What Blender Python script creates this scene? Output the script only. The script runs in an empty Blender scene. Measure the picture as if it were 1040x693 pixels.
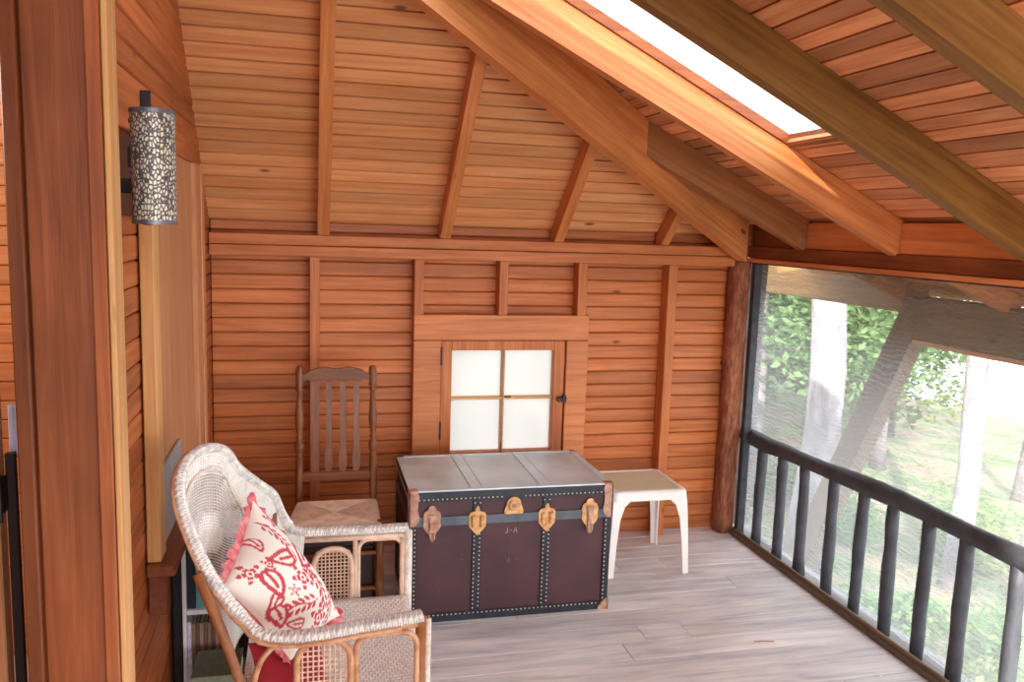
import bpy, math, random
from mathutils import Vector, Matrix
random.seed(7)
S = bpy.context.scene
C = S.collection
PI = math.pi

# ------------------------------------------------------------------ helpers
def tag(o, label=None, cat=None, group=None, kind=None):
    if label: o['label'] = label
    if cat: o['category'] = cat
    if group: o['group'] = group
    if kind: o['kind'] = kind
    return o

def empty(name, loc, rz=0.0, label=None, cat=None, group=None, kind=None):
    o = bpy.data.objects.new(name, None)
    C.objects.link(o); o.location = loc; o.rotation_euler = (0, 0, rz)
    o.empty_display_size = .05
    return tag(o, label, cat, group, kind)

class MB:
    def __init__(s): s.v = []; s.f = []; s.tone = []; s.uv = {}
    def add(s, vs, fs, tone=.5):
        n = len(s.v); s.v += [tuple(v) for v in vs]
        for f in fs: s.f.append(tuple(i + n for i in f)); s.tone.append(tone)
        return s
    def box(s, x0, x1, y0, y1, z0, z1, tone=.5, bev=0.0):
        if bev <= 0:
            vs = [(x, y, z) for x in (x0, x1) for y in (y0, y1) for z in (z0, z1)]
            return s.add(vs, [(0,1,3,2),(4,6,7,5),(0,4,5,1),(2,3,7,6),(0,2,6,4),(1,5,7,3)], tone)
        # chamfered box: 24 verts
        b = min(bev, abs(x1-x0)*.45, abs(y1-y0)*.45, abs(z1-z0)*.45)
        lo = (x0, y0, z0); hi = (x1, y1, z1); vs = []; idx = {}
        for sx in (0, 1):
            for sy in (0, 1):
                for sz in (0, 1):
                    sg = (sx, sy, sz)
                    for ax in range(3):
                        p = []
                        for k in range(3):
                            base = hi[k] if sg[k] else lo[k]
                            if k != ax: base += -b if sg[k] else b
                            p.append(base)
                        idx[(sg, ax)] = len(vs); vs.append(p)
        fs = []
        for ax in range(3):
            o1, o2 = [(1, 2), (2, 0), (0, 1)][ax]
            for sd in (0, 1):
                q = []
                for a, c in ((0, 0), (1, 0), (1, 1), (0, 1)):
                    sg = [0, 0, 0]; sg[ax] = sd; sg[o1] = a; sg[o2] = c
                    q.append(idx[(tuple(sg), ax)])
                fs.append(tuple(q if sd else q[::-1]))
        for ax in range(3):     # edges along ax
            o1, o2 = [(1, 2), (2, 0), (0, 1)][ax]
            for a in (0, 1):
                for c in (0, 1):
                    g0 = [0, 0, 0]; g1 = [0, 0, 0]; g1[ax] = 1
                    g0[o1] = g1[o1] = a; g0[o2] = g1[o2] = c
                    g0 = tuple(g0); g1 = tuple(g1)
                    fs.append((idx[(g0, o1)], idx[(g1, o1)], idx[(g1, o2)], idx[(g0, o2)]))
        for sx in (0, 1):
            for sy in (0, 1):
                for sz in (0, 1):
                    g = (sx, sy, sz); fs.append((idx[(g, 0)], idx[(g, 1)], idx[(g, 2)]))
        return s.add(vs, fs, tone)
    def xf(s, M, i0=0):
        s.v = s.v[:i0] + [tuple(M @ Vector(v)) for v in s.v[i0:]]
        return s
    def tube(s, pts, r, n=8, tone=.5, cap=True, flat=1.0, closed=False):
        P = [Vector(p) for p in pts]; m = len(P)
        R = r if isinstance(r, (list, tuple)) else [r]*m
        vs = []; up = None
        for i, p in enumerate(P):
            if closed: d = P[(i+1) % m] - P[i-1]
            else: d = P[min(i+1, m-1)] - P[max(i-1, 0)]
            if d.length < 1e-9: d = Vector((0, 0, 1))
            d.normalize()
            if up is None:
                up = Vector((0, 0, 1)) if abs(d.z) < .9 else Vector((0, 1, 0))
            a = up - d*up.dot(d)
            if a.length < 1e-6: a = d.orthogonal()
            a.normalize(); b = d.cross(a); up = a
            for k in range(n):
                t = 2*PI*k/n
                vs.append(p + a*(math.cos(t)*R[i]*flat) + b*(math.sin(t)*R[i]))
        fs = []
        for i in range(m if closed else m-1):
            j = (i+1) % m
            for k in range(n):
                k2 = (k+1) % n
                fs.append((i*n+k, i*n+k2, j*n+k2, j*n+k))
        if cap and not closed:
            fs.append(tuple(range(n))[::-1]); fs.append(tuple((m-1)*n+k for k in range(n)))
        return s.add(vs, fs, tone)
    def lathe(s, prof, c=(0, 0, 0), n=20, tone=.5, axis='z'):
        vs = []
        for r, z in prof:
            for k in range(n):
                t = 2*PI*k/n; x, y = r*math.cos(t), r*math.sin(t)
                if axis == 'z': vs.append((c[0]+x, c[1]+y, c[2]+z))
                elif axis == 'y': vs.append((c[0]+x, c[1]+z, c[2]-y))
                else: vs.append((c[0]+z, c[1]+x, c[2]+y))
        fs = []
        for i in range(len(prof)-1):
            for k in range(n):
                k2 = (k+1) % n; fs.append((i*n+k, i*n+k2, (i+1)*n+k2, (i+1)*n+k))
        fs.append(tuple(range(n))[::-1]); fs.append(tuple((len(prof)-1)*n+k for k in range(n)))
        return s.add(vs, fs, tone)
    def prism(s, poly, y0, y1, tone=.5, plane='xz'):
        """polygon in plane xz (or yz / xy) extruded along the third axis"""
        def P(a, b, t): return {'xz': (a, t, b), 'yz': (t, a, b), 'xy': (a, b, t)}[plane]
        n = len(poly)
        vs = [P(a, b, y0) for a, b in poly] + [P(a, b, y1) for a, b in poly]
        fs = [tuple(range(n)), tuple(range(2*n-1, n-1, -1))]
        for k in range(n): fs.append((k, k+n, (k+1) % n+n, (k+1) % n))
        return s.add(vs, fs, tone)
    def build(s, name, mat, parent=None, smooth=False, origin=None, kind=None, recalc=True):
        if parent is None and origin is None and s.v:
            xs, ys, zs = zip(*s.v)
            origin = ((min(xs)+max(xs))/2, (min(ys)+max(ys))/2, min(zs))
        if origin is None: origin = (0, 0, 0)
        vs = [(a-origin[0], b-origin[1], c-origin[2]) for a, b, c in s.v]
        me = bpy.data.meshes.new(name); me.from_pydata(vs, [], s.f); me.validate(); 
        if len(me.polygons) == len(s.tone):
            at = me.attributes.new('tone', 'FLOAT', 'FACE')
            at.data.foreach_set('value', s.tone)
        if recalc:
            import bmesh
            bm = bmesh.new(); bm.from_mesh(me); bmesh.ops.recalc_face_normals(bm, faces=bm.faces); bm.to_mesh(me); bm.free()
        if smooth:
            for p in me.polygons: p.use_smooth = True
        me.materials.append(mat); me.update()
        o = bpy.data.objects.new(name, me); C.objects.link(o)
        if parent is not None: o.parent = parent
        else: o.location = origin
        if kind: o['kind'] = kind
        return o

def autosmooth(o, ang=40):
    me = o.data
    for p in me.polygons: p.use_smooth = True
    try: me.set_sharp_from_angle(angle=math.radians(ang))
    except Exception: pass
    return o

# ------------------------------------------------------------------ materials
def newmat(name):
    m = bpy.data.materials.new(name); m.use_nodes = True
    nt = m.node_tree; nt.nodes.clear()
    out = nt.nodes.new('ShaderNodeOutputMaterial')
    return m, nt, out
def N(nt, t, **kw):
    n = nt.nodes.new(t)
    for k, v in kw.items(): setattr(n, k, v)
    return n
def ramp(nt, cols):
    r = N(nt, 'ShaderNodeValToRGB'); e = r.color_ramp.elements
    e[0].position, e[0].color = cols[0][0], (*cols[0][1], 1)
    e[1].position, e[1].color = cols[-1][0], (*cols[-1][1], 1)
    for p, c in cols[1:-1]:
        x = e.new(p); x.color = (*c, 1)
    return r
def rgb(h):
    """sRGB 0-255 -> linear"""
    return tuple(((c/255)/12.92 if c/255 <= .04045 else ((c/255+.055)/1.055)**2.4) for c in h)

def wood(name, dark, mid, light, axis='x', grain=26, rough=.5, bump=.12, tonew=.5, blotch=.35, knots=True, stretch=.05):
    m, nt, out = newmat(name); L = nt.links.new
    p = N(nt, 'ShaderNodeBsdfPrincipled'); p.inputs['Roughness'].default_value = rough
    p.inputs['Specular IOR Level'].default_value = .35
    tc = N(nt, 'ShaderNodeTexCoord'); oi = N(nt, 'ShaderNodeObjectInfo')
    at = N(nt, 'ShaderNodeAttribute', attribute_name='tone')
    off = N(nt, 'ShaderNodeMath', operation='MULTIPLY_ADD'); L(at.outputs['Fac'], off.inputs[0]); off.inputs[1].default_value = 37.0
    mo = N(nt, 'ShaderNodeMath', operation='MULTIPLY'); L(oi.outputs['Random'], mo.inputs[0]); mo.inputs[1].default_value = 19.0
    L(mo.outputs[0], off.inputs[2])
    va = N(nt, 'ShaderNodeVectorMath', operation='ADD'); L(tc.outputs['Object'], va.inputs[0]); L(off.outputs[0], va.inputs[1])
    mp = N(nt, 'ShaderNodeMapping'); L(va.outputs[0], mp.inputs['Vector'])
    sc = [grain]*3; sc['xyz'.index(axis)] = grain*stretch; mp.inputs['Scale'].default_value = sc
    n1 = N(nt, 'ShaderNodeTexNoise'); n1.inputs['Scale'].default_value = 1.6; n1.inputs['Detail'].default_value = 6; n1.inputs['Roughness'].default_value = .62
    n1.inputs['Distortion'].default_value = .6
    L(mp.outputs[0], n1.inputs['Vector'])
    r1 = ramp(nt, [(.28, dark), (.5, mid), (.72, light)]); L(n1.outputs['Fac'], r1.inputs[0])
    n2 = N(nt, 'ShaderNodeTexNoise'); n2.inputs['Scale'].default_value = 2.2; n2.inputs['Detail'].default_value = 3
    L(va.outputs[0], n2.inputs['Vector'])
    # tone / blotch multiply
    mm = N(nt, 'ShaderNodeMapRange'); mm.inputs['From Min'].default_value = .3; mm.inputs['From Max'].default_value = .7
    mm.inputs['To Min'].default_value = 1-blotch; mm.inputs['To Max'].default_value = 1+blotch; L(n2.outputs['Fac'], mm.inputs['Value'])
    tm = N(nt, 'ShaderNodeMapRange'); tm.inputs['To Min'].default_value = 1-tonew; tm.inputs['To Max'].default_value = 1+tonew; L(at.outputs['Fac'], tm.inputs['Value'])
    pr_ = N(nt, 'ShaderNodeMath', operation='MULTIPLY'); L(mm.outputs[0], pr_.inputs[0]); L(tm.outputs[0], pr_.inputs[1])
    mx = N(nt, 'ShaderNodeVectorMath', operation='SCALE'); L(r1.outputs[0], mx.inputs[0]); L(pr_.outputs[0], mx.inputs['Scale'])
    col = mx.outputs[0]
    if knots:
        mk = N(nt, 'ShaderNodeMapping'); ks = [9]*3; ks['xyz'.index(axis)] = 4.0; mk.inputs['Scale'].default_value = ks; L(va.outputs[0], mk.inputs['Vector'])
        vo = N(nt, 'ShaderNodeTexVoronoi'); vo.inputs['Scale'].default_value = .55; L(mk.outputs[0], vo.inputs['Vector'])
        kr = ramp(nt, [(.03, (1, 1, 1)), (.075, (0, 0, 0))]); L(vo.outputs['Distance'], kr.inputs[0])
        k2 = N(nt, 'ShaderNodeMixRGB', blend_type='MIX'); L(kr.outputs[0], k2.inputs['Fac']); L(col, k2.inputs[1]); k2.inputs[2].default_value = (*[c*.35 for c in dark], 1)
        col = k2.outputs[0]
    L(col, p.inputs['Base Color'])
    b = N(nt, 'ShaderNodeBump'); b.inputs['Strength'].default_value = bump; b.inputs['Distance'].default_value = .01
    L(n1.outputs['Fac'], b.inputs['Height']); L(b.outputs[0], p.inputs['Normal'])
    L(p.outputs[0], out.inputs[0])
    return m

def plain(name, c, rough=.5, metal=0.0, var=.15, scale=8, bump=.0, c2=None, spec=.4, bscale=None, emit=None):
    m, nt, out = newmat(name); L = nt.links.new
    p = N(nt, 'ShaderNodeBsdfPrincipled'); p.inputs['Roughness'].default_value = rough; p.inputs['Metallic'].default_value = metal
    p.inputs['Specular IOR Level'].default_value = spec
    tc = N(nt, 'ShaderNodeTexCoord')
    n = N(nt, 'ShaderNodeTexNoise'); n.inputs['Scale'].default_value = scale; n.inputs['Detail'].default_value = 5
    L(tc.outputs['Object'], n.inputs['Vector'])
    a = c2 if c2 else tuple(x*(1-var) for x in c); bb = c if c2 else tuple(min(1, x*(1+var)) for x in c)
    r = ramp(nt, [(.35, a), (.65, bb)]); L(n.outputs['Fac'], r.inputs[0]); L(r.outputs[0], p.inputs['Base Color'])
    if bump:
        n2 = N(nt, 'ShaderNodeTexNoise'); n2.inputs['Scale'].default_value = bscale or scale*6; L(tc.outputs['Object'], n2.inputs['Vector'])
        b = N(nt, 'ShaderNodeBump'); b.inputs['Strength'].default_value = bump; b.inputs['Distance'].default_value = .01
        L(n2.outputs['Fac'], b.inputs['Height']); L(b.outputs[0], p.inputs['Normal'])
    L(p.outputs[0], out.inputs[0])
    return m

W = {}
def woodset(key, d, m, l, gain=(.82, .73, .64), **kw):
    sc3 = lambda c: tuple(a*g for a, g in zip(rgb(c), gain))
    for ax in 'xyz': W[key+ax] = wood('wood_'+key+'_'+ax, sc3(d), sc3(m), sc3(l), axis=ax, **kw)
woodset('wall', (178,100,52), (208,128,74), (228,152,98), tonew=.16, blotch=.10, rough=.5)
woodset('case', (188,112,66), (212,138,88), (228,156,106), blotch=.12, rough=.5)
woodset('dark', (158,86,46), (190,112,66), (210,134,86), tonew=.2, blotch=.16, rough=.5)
woodset('ceil', (214,146,98), (234,172,122), (244,194,146), tonew=.13, blotch=.07, rough=.55)
woodset('ceilr', (190,124,84), (222,156,112), (238,182,138), tonew=.36, blotch=.14, rough=.55)
woodset('beam', (196,118,68), (220,146,92), (236,172,118), blotch=.14, rough=.5)
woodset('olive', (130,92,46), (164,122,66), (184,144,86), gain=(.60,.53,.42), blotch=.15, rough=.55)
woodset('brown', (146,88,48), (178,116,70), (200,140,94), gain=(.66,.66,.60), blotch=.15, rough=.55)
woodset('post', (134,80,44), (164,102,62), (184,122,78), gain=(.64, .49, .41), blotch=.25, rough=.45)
woodset('edge', (206,154,98), (226,182,126), (238,200,148), blotch=.08, rough=.5)
woodset('panel', (176,120,82), (202,146,106), (216,164,126), blotch=.12, rough=.5)
woodset('chair', (92,52,28), (132,80,46), (164,108,70), blotch=.2, rough=.4, knots=False)
woodset('greywood', (120,126,136), (158,162,170), (188,190,194), blotch=.2, rough=.7, bump=.3, knots=False)
woodset('outer', (118,100,86), (150,130,112), (172,150,130), gain=(.5,.45,.40), blotch=.2, rough=.8)
W['floor'] = wood('floor_boards', rgb((176,176,184)), rgb((218,214,212)), rgb((242,236,228)), axis='x', grain=14, rough=.42, bump=.1, tonew=.08, blotch=.16, knots=False, stretch=.10)
M_gap = plain('groove_shadow', rgb((92,44,20)), .8)
M_bark = wood('bark_post', rgb((98,52,34)), rgb((142,84,58)), rgb((176,122,94)), axis='z', grain=38, rough=.8, bump=.9, tonew=0, blotch=.3, knots=False, stretch=.22)
M_birch = wood('pale_bark', (.10,.09,.10), (.20,.18,.19), (.34,.31,.31), axis='z', grain=16, rough=.9, bump=.5, tonew=0, blotch=.2, knots=False, stretch=.25)
M_trunk2 = wood('grey_bark', (.05,.045,.05), (.10,.09,.09), (.17,.15,.15), axis='z', grain=16, rough=.9, bump=.6, tonew=0, blotch=.25, knots=False, stretch=.25)
M_rail = plain('rail_paint', rgb((66,69,76)), .55, var=.25, scale=14, bump=.4, bscale=40)
M_blackframe = plain('black_frame', rgb((58,60,66)), .6, var=.3, scale=20)

# ------------------------------------------------------------------ room dimensions (metres)
XL, XF = -.43, -.34          # left siding plane, face of the left framing
YB, YF = 4.04, 3.95          # back siding plane, face of the back framing
XR = 2.23
ZB0, MB_ = 1.5416, .893      # back rafters underside z = ZB0 + MB_*(3.95-y)
ZR0, MR = 1.5416, .49        # right rafters underside z = ZR0 + MR*(2.22-x)
DB, DR = .12, .15
def zback(y, o=0): return ZB0 + MB_*(3.95-y) + o
def zright(x, o=0): return ZR0 + MR*(2.22-x) + o
def yhip(x): return 3.95 - (ZR0+DR-ZB0-DB + MR*(2.22-x))/MB_
YFRONT = -1.9

# ---- floor
f = MB(); y = YFRONT; k = 0
while y < YB+.02:
    w = .133; xs = -2.6
    cuts = sorted([random.uniform(-2, 2.1) for _ in range(2)])
    x0 = -2.6
    for c in cuts+[2.215]:
        if c-x0 > .15:
            f.box(x0+.001, c-.001, y+.0018, min(y+w, YB+.03)-.0018, -.03, 0, random.random(), .002)
            x0 = c
    y += w
fl = f.build('floor', W['floor']); fl['kind'] = 'structure'
g = MB(); g.box(-2.6, 2.2, YFRONT, YB, -.12, -.0305); g.build('trim_1', M_gap, kind='structure')

# ---- siding generator
def siding(name, mat, axis, const, a0, a1, z0, z1, holes=(), clip=None, pitch=.0675, th=.011, sgn=1, backing=True):
    """boards in a vertical wall: axis 'x' -> wall runs along x at y=const"""
    b = MB(); z = z0; i = 0
    while z < z1-.005:
        h = min(pitch, z1-z)
        segs = [(a0, a1)]
        for h0, h1, hz0, hz1 in holes:
            if z+h > hz0+.004 and z < hz1-.004:
                ns = []
                for s0, s1 in segs:
                    if h0 > s0: ns.append((s0, min(h0, s1)))
                    if h1 < s1: ns.append((max(h1, s0), s1))
                segs = [q for q in ns if q[1]-q[0] > .01]
        t = random.random()
        for s0, s1 in segs:
            if clip:
                e0, e1 = clip(z), clip(z+h)
                s1 = min(s1, max(e0, e1)+.02)
                if s1 <= s0+.02: continue
            # profile: shallow cove at the lower edge (drop siding)
            prof = [(.0012, 0), (.0012, -th*.55), (.0065, -th), (h*.5, -th*1.02), (h-.0065, -th), (h-.0012, -th*.6), (h-.0012, 0)]
            n = len(prof); vs = []
            for s in (s0, s1):
                for dz, dy in prof:
                    if axis == 'x': vs.append((s, const+sgn*dy, z+dz))
                    else: vs.append((const-sgn*dy, s, z+dz))
            fs = [tuple(range(n)), tuple(range(2*n-1, n-1, -1))] + [(q, (q+1) % n, (q+1) % n+n, q+n) for q in range(n)]
            b.add(vs, fs, t)
        z += h; i += 1
    o = b.build(name, mat, kind='structure')
    return o

WX0, WX1, WZ0, WZ1 = .63, 1.258, .40, 1.052       # window opening in the back wall
bw = siding('wall_back', W['wallx'], 'x', YB+.016, XL, 2.28, 0, 1.60, holes=[(WX0, WX1, WZ0, WZ1)])
# backing sheet of the back wall (outside face)
b = MB()
for r in ((XL-.1, WX0, -.1, 1.62), (WX1, 2.28, -.1, 1.62), (WX0, WX1, -.1, WZ0), (WX0, WX1, WZ1, 1.62)):
    b.box(r[0], r[1], YB+.017, YB+.06, r[2], r[3])
b.build('sheathing', M_gap, bw, origin=tuple(bw.location))

# left wall: full height siding with the roof slopes as its upper limit
def clipL(z): return 3.95-(z-ZB0-DB)/MB_
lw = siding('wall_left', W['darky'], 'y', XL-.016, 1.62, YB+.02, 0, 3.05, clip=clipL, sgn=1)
b = MB(); b.prism([(1.60, -.1), (YB+.05, -.1), (YB+.05, 1.60), (3.9, 1.68), (2.46, 2.98), (1.60, 2.98)], XL-.06, XL-.017, plane='yz')
b.build('sheathing', M_gap, lw, origin=tuple(lw.location))
# ---- ceilings (board strips follow the slopes)
cb = MB()          # back slope, boards along x
nb = Vector((0, .893, 1)).normalized()
s_len = math.hypot(1, MB_)
y = 4.02; i = 0
while y > 2.40:
    step = .0675/s_len*1.0
    y0, y1 = y, y-step
    def xe(yy):   # hip x at this y
        return 2.22 - ((3.95-yy)*MB_ - (ZR0+DR-ZB0-DB))/MR
    g_ = .003
    a = [(XL-.02, y0-.0, ), ]
    xa, xb_ = min(2.26, xe(y0)+.02), min(2.26, xe(y1)+.02)
    if xb_ < XL: break
    za, zb_ = zback(y0-g_*.7, DB), zback(y1, DB)
    t = random.random()
    ya = y0-g_*.7
    th = .014
    vs = [(XL-.02, ya, za), (xa, ya, za), (xb_, y1, zb_), (XL-.02, y1, zb_)]
    # chamfer the lower edge for the shadow groove
    ym = ya-.005; zm = zback(ym, DB)
    ups = nb*th
    vs = [Vector((XL-.02, ya, za))+ups, Vector((xa, ya, za))+ups,
          Vector((XL-.02, ya, za))+nb*.008, Vector((xa, ya, za))+nb*.008,
          Vector((XL-.02, ym, zm)), Vector((xa, ym, zm)),
          Vector((XL-.02, y1, zb_)), Vector((xb_, y1, zb_)),
          Vector((XL-.02, y1, zb_))+ups, Vector((xb_, y1, zb_))+ups]
    cb.add(vs, [(0,1,3,2), (2,3,5,4), (4,5,7,6), (6,7,9,8), (8,9,1,0)], t)
    y = y1
# roof skin above the back slope
cb.add([(XL-.3, 4.3, zback(4.3, DB+.03)), (2.3, 4.3, zback(4.3, DB+.03)), (2.3, 3.95, zback(3.95, DB+.03)), (XL-.3, yhip(XL-.3), zback(yhip(XL-.3), DB+.03))], [(0, 1, 2, 3)], .1)
ceil_b = cb.build('ceiling', W['ceilx'], recalc=False); ceil_b['kind'] = 'structure'

SX0, SX1, SY0, SY1 = -.05, 1.725, 2.215, 2.82      # skylight opening (plan)
cr = MB(); nr = Vector((MR, 0, 1)).normalized(); sl = math.hypot(1, MR)
x = 2.95
while x > XL-.02:
    step = random.choice((.06, .075, .085))/sl
    x0, x1 = x, x-step
    def seg(ya, yb):
        t = random.random()
        e0 = x0-.0015; em = e0-.005
        rows = [(e0, .014), (e0, .008), (em, 0), (x1, 0), (x1, .014)]
        vs = []
        for xx, up in rows:
            for yy in (ya, yb):
                yy2 = yy
                if yb > 3.0 and yy == yb: yy2 = min(yhip(xx)+.02, 4.6) if xx < 2.25 else 4.25
                vs.append(Vector((xx, yy2, zright(xx, DR)))+nr*up)
        cr.add(vs, [(0,1,3,2), (2,3,5,4), (4,5,7,6), (6,7,9,8), (8,9,1,0)], t)
    mid = (x0+x1)/2
    ye = 4.2
    if SX0 < mid < SX1:
        seg(YFRONT-.1, SY0)
        if yhip(mid) > SY1+.05: seg(SY1, 9)
    else:
        seg(YFRONT-.1, 9 if True else 0)
    x = x1
def skin(x0, x1, y0, y1, y1b=None):
    y1b = y1 if y1b is None else y1b
    cr.add([(x0, y0, zright(x0, DR+.03)), (x1, y0, zright(x1, DR+.03)), (x1, y1b, zright(x1, DR+.03)), (x0, y1, zright(x0, DR+.03))], [(0, 1, 2, 3)], .1)
skin(XL-.3, 2.95, YFRONT-.1, SY0)
skin(SX1, 2.95, SY0, SY1)
skin(XL-.3, SX0, SY0, SY1)
cr.add([(SX0, SY1, zright(SX0, DR+.03)), (2.95, SY1, zright(2.95, DR+.03)), (2.95, 4.25, zright(2.95, DR+.03)), (2.25, 4.25, zright(2.25, DR+.03)), (2.22, yhip(2.22), zright(2.22, DR+.03)), (SX0, yhip(SX0), zright(SX0, DR+.03))], [(0, 1, 2, 3, 4, 5)], .1)
ceil_r = cr.build('ceiling', W['ceilry'], recalc=False); ceil_r['kind'] = 'structure'

# skylight pane and curb
m, nt, out = newmat('skylight_glazing'); L = nt.links.new
tr = N(nt, 'ShaderNodeBsdfTransparent'); tr.inputs[0].default_value = (.98, .98, 1.0, 1)
tl = N(nt, 'ShaderNodeBsdfTranslucent'); tl.inputs[0].default_value = (.50, .51, .53, 1)
mx = N(nt, 'ShaderNodeMixShader'); mx.inputs[0].default_value = .74; L(tr.outputs[0], mx.inputs[1]); L(tl.outputs[0], mx.inputs[2]); L(mx.outputs[0], out.inputs[0])
M_sky = m
sk = empty('window_2', ((SX0+SX1)/2, (SY0+SY1)/2, zright((SX0+SX1)/2, DR)), kind='structure')
def skloc(v): return (v[0]-sk.location.x, v[1]-sk.location.y, v[2]-sk.location.z)
b = MB(); b.add([skloc((x_, y_, zright(x_, DR+.035))) for x_, y_ in ((SX0, SY0), (SX1, SY0), (SX1, SY1), (SX0, SY1))], [(0, 1, 2, 3)]); b.build('pane', M_sky, sk)
b = MB()
def slopebox(bm, x0, x1, y0, y1, o0, o1):
    vs = [skloc((x_, y_, zright(x_, o_))) for x_ in (x0, x1) for y_ in (y0, y1) for o_ in (o0, o1)]
    bm.add(vs, [(0,1,3,2),(4,6,7,5),(0,4,5,1),(2,3,7,6),(0,2,6,4),(1,5,7,3)], .6)
slopebox(b, SX1-.012, SX1+.006, SY0, SY1, DR-.006, DR+.034)
slopebox(b, SX0, SX1, SY1-.014, SY1+.002, DR-.004, DR+.034)
slopebox(b, SX0, SX1, SY0-.002, SY0+.012, DR-.004, DR+.034)
slopebox(b, SX0-.006, SX0+.012, SY0, SY1, DR-.004, DR+.034)
b.build('curb', W['postx'], sk)

# ------------------------------------------------------------------ framing
def beam(name, p0, p1, w, h, mat, label, cat='beam', group=None, up=Vector((0, 0, 1)), bev=.004):
    """p0,p1: centre of the bottom face ends; h upward, w across"""
    p0, p1 = Vector(p0), Vector(p1); d = (p1-p0); L_ = d.length; d.normalize()
    side = up.cross(d).normalized(); u = d.cross(side).normalized()
    b = MB(); b.box(0, L_, -w/2, w/2, 0, h, .5, bev)
    o = b.build(name, mat, origin=(0, 0, 0))
    M = Matrix((( d.x, side.x, u.x, p0.x), (d.y, side.y, u.y, p0.y), (d.z, side.z, u.z, p0.z), (0, 0, 0, 1)))
    o.matrix_world = M
    return tag(o, label, cat, group)

def vstud(name, x0, x1, y0, y1, z0, z1, mat, label, cat='stud', group=None, bev=.003):
    b = MB(); b.box(x0, x1, y0, y1, z0, z1, .5, bev); o = b.build(name, mat)
    return tag(o, label, cat, group)

# wall plates
vstud('wall_plate', XL, 2.20, YF, YB-.002, 1.492, 1.540, W['wallx'], 'upper timber plate along the back wall, under the rafter feet', 'beam')
vstud('wall_plate', XL, 2.16, YF+.004, YB-.002, 1.440, 1.489, W['wallx'], 'lower timber plate along the back wall, directly on top of the studs', 'beam')
# studs
SG = 'studs of the back wall'
vstud('wall_stud', .007, .053, YF+.004, YB-.002, 0, 1.44, W['wallz'], 'tall wooden stud rising behind the wooden rocking chair', 'stud', SG)
vstud('wall_stud', .490, .535, YF+.004, YB-.002, 1.176, 1.44, W['wallz'], 'short stud above the left end of the window casing', 'stud', SG)
vstud('wall_stud', .904, .948, YF+.004, YB-.002, 1.176, 1.44, W['wallz'], 'short stud above the middle of the small window', 'stud', SG)
vstud('wall_stud', 1.306, 1.354, YF+.004, YB-.002, 1.176, 1.44, W['wallz'], 'short stud above the right end of the window casing', 'stud', SG)
vstud('wall_stud', 1.788, 1.838, YF+.004, YB-.002, 0, 1.44, W['wallz'], 'tall wooden stud standing behind the white side table', 'stud', SG)

# window 1 with casing, sash, bars, glass
w1 = empty('window_1', ((WX0+WX1)/2, YF, WZ0), kind='structure')
def wl(b, x0, x1, y0, y1, z0, z1, bev=.003, tone=.5):
    b.box(x0-w1.location.x, x1-w1.location.x, y0-w1.location.y, y1-w1.location.y, z0-w1.location.z, z1-w1.location.z, tone, bev)
b = MB()
wl(b, .492, 1.375, YF+.012, YB-.001, WZ1, 1.176, tone=.62); wl(b, .492, WX0-.004, YF+.012, YB-.001, .30, WZ1-.002, tone=.56)
wl(b, WX1+.004, 1.375, YF+.012, YB-.001, .30, WZ1-.002, tone=.64); wl(b, WX0-.004, WX1+.004, YF+.012, YB-.001, .30, WZ0)
b.build('window_casing', W['casex'], w1)
b = MB()
wl(b, WX0-.002, WX0+.052, YF+.026, YB+.004, WZ0, WZ1-.004, tone=.4); wl(b, WX1-.056, WX1, YF+.026, YB+.004, WZ0, WZ1-.004, tone=.4)
wl(b, WX0+.052, WX1-.056, YF+.026, YB+.004, WZ1-.052, WZ1-.004, tone=.4); wl(b, WX0+.052, WX1-.056, YF+.026, YB+.004, WZ0, WZ0+.086, tone=.4)
b.build('window_sash', W['wallz'], w1)
b = MB(); wl(b, .938, .950, YF+.03, YB, WZ0+.08, WZ1-.05, tone=.3); wl(b, WX0+.05, WX1-.055, YF+.032, YB, .752, .763, tone=.7)
b.build('glazing_bar', W['edgex'], w1)
m, nt, out = newmat('window_glazing'); L = nt.links.new
tr = N(nt, 'ShaderNodeBsdfTransparent'); tr.inputs[0].default_value = (.58, .55, .52, 1); tl = N(nt, 'ShaderNodeBsdfTranslucent'); tl.inputs[0].default_value = (.70, .67, .655, 1)
mx = N(nt, 'ShaderNodeMixShader'); mx.inputs[0].default_value = .8; L(tr.outputs[0], mx.inputs[1]); L(tl.outputs[0], mx.inputs[2])
gl = N(nt, 'ShaderNodeBsdfGlossy'); gl.inputs['Roughness'].default_value = .1; m2 = N(nt, 'ShaderNodeMixShader'); m2.inputs[0].default_value = .05
L(mx.outputs[0], m2.inputs[1]); L(gl.outputs[0], m2.inputs[2]); L(m2.outputs[0], out.inputs[0]); M_glass = m
b = MB(); wl(b, WX0+.05, WX1-.055, YB-.016, YB-.013, WZ0+.08, WZ1-.05, bev=0); b.build('pane', M_glass, w1)
M_iron = plain('dark_iron', rgb((52, 48, 48)), .5, .6, .3, 30)
b = MB(); wl(b, WX1-.035, WX1+.012, YF+.004, YF+.014, .738, .765, .002); wl(b, WX1-.012, WX1+.004, YF-.006, YF+.008, .75, .775, .002); b.build('window_latch', M_iron, w1)
for z_ in (.56, .93):
    b = MB(); wl(b, WX0-.006, WX0+.002, YF+.006, YF+.02, z_, z_+.09, .001); b.build('window_hinge', M_iron, w1)
b = MB(); wl(b, .95, .985, YF+.024, YF+.03, .762, .770, .001); b.build('window_pull', M_iron, w1)

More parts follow.
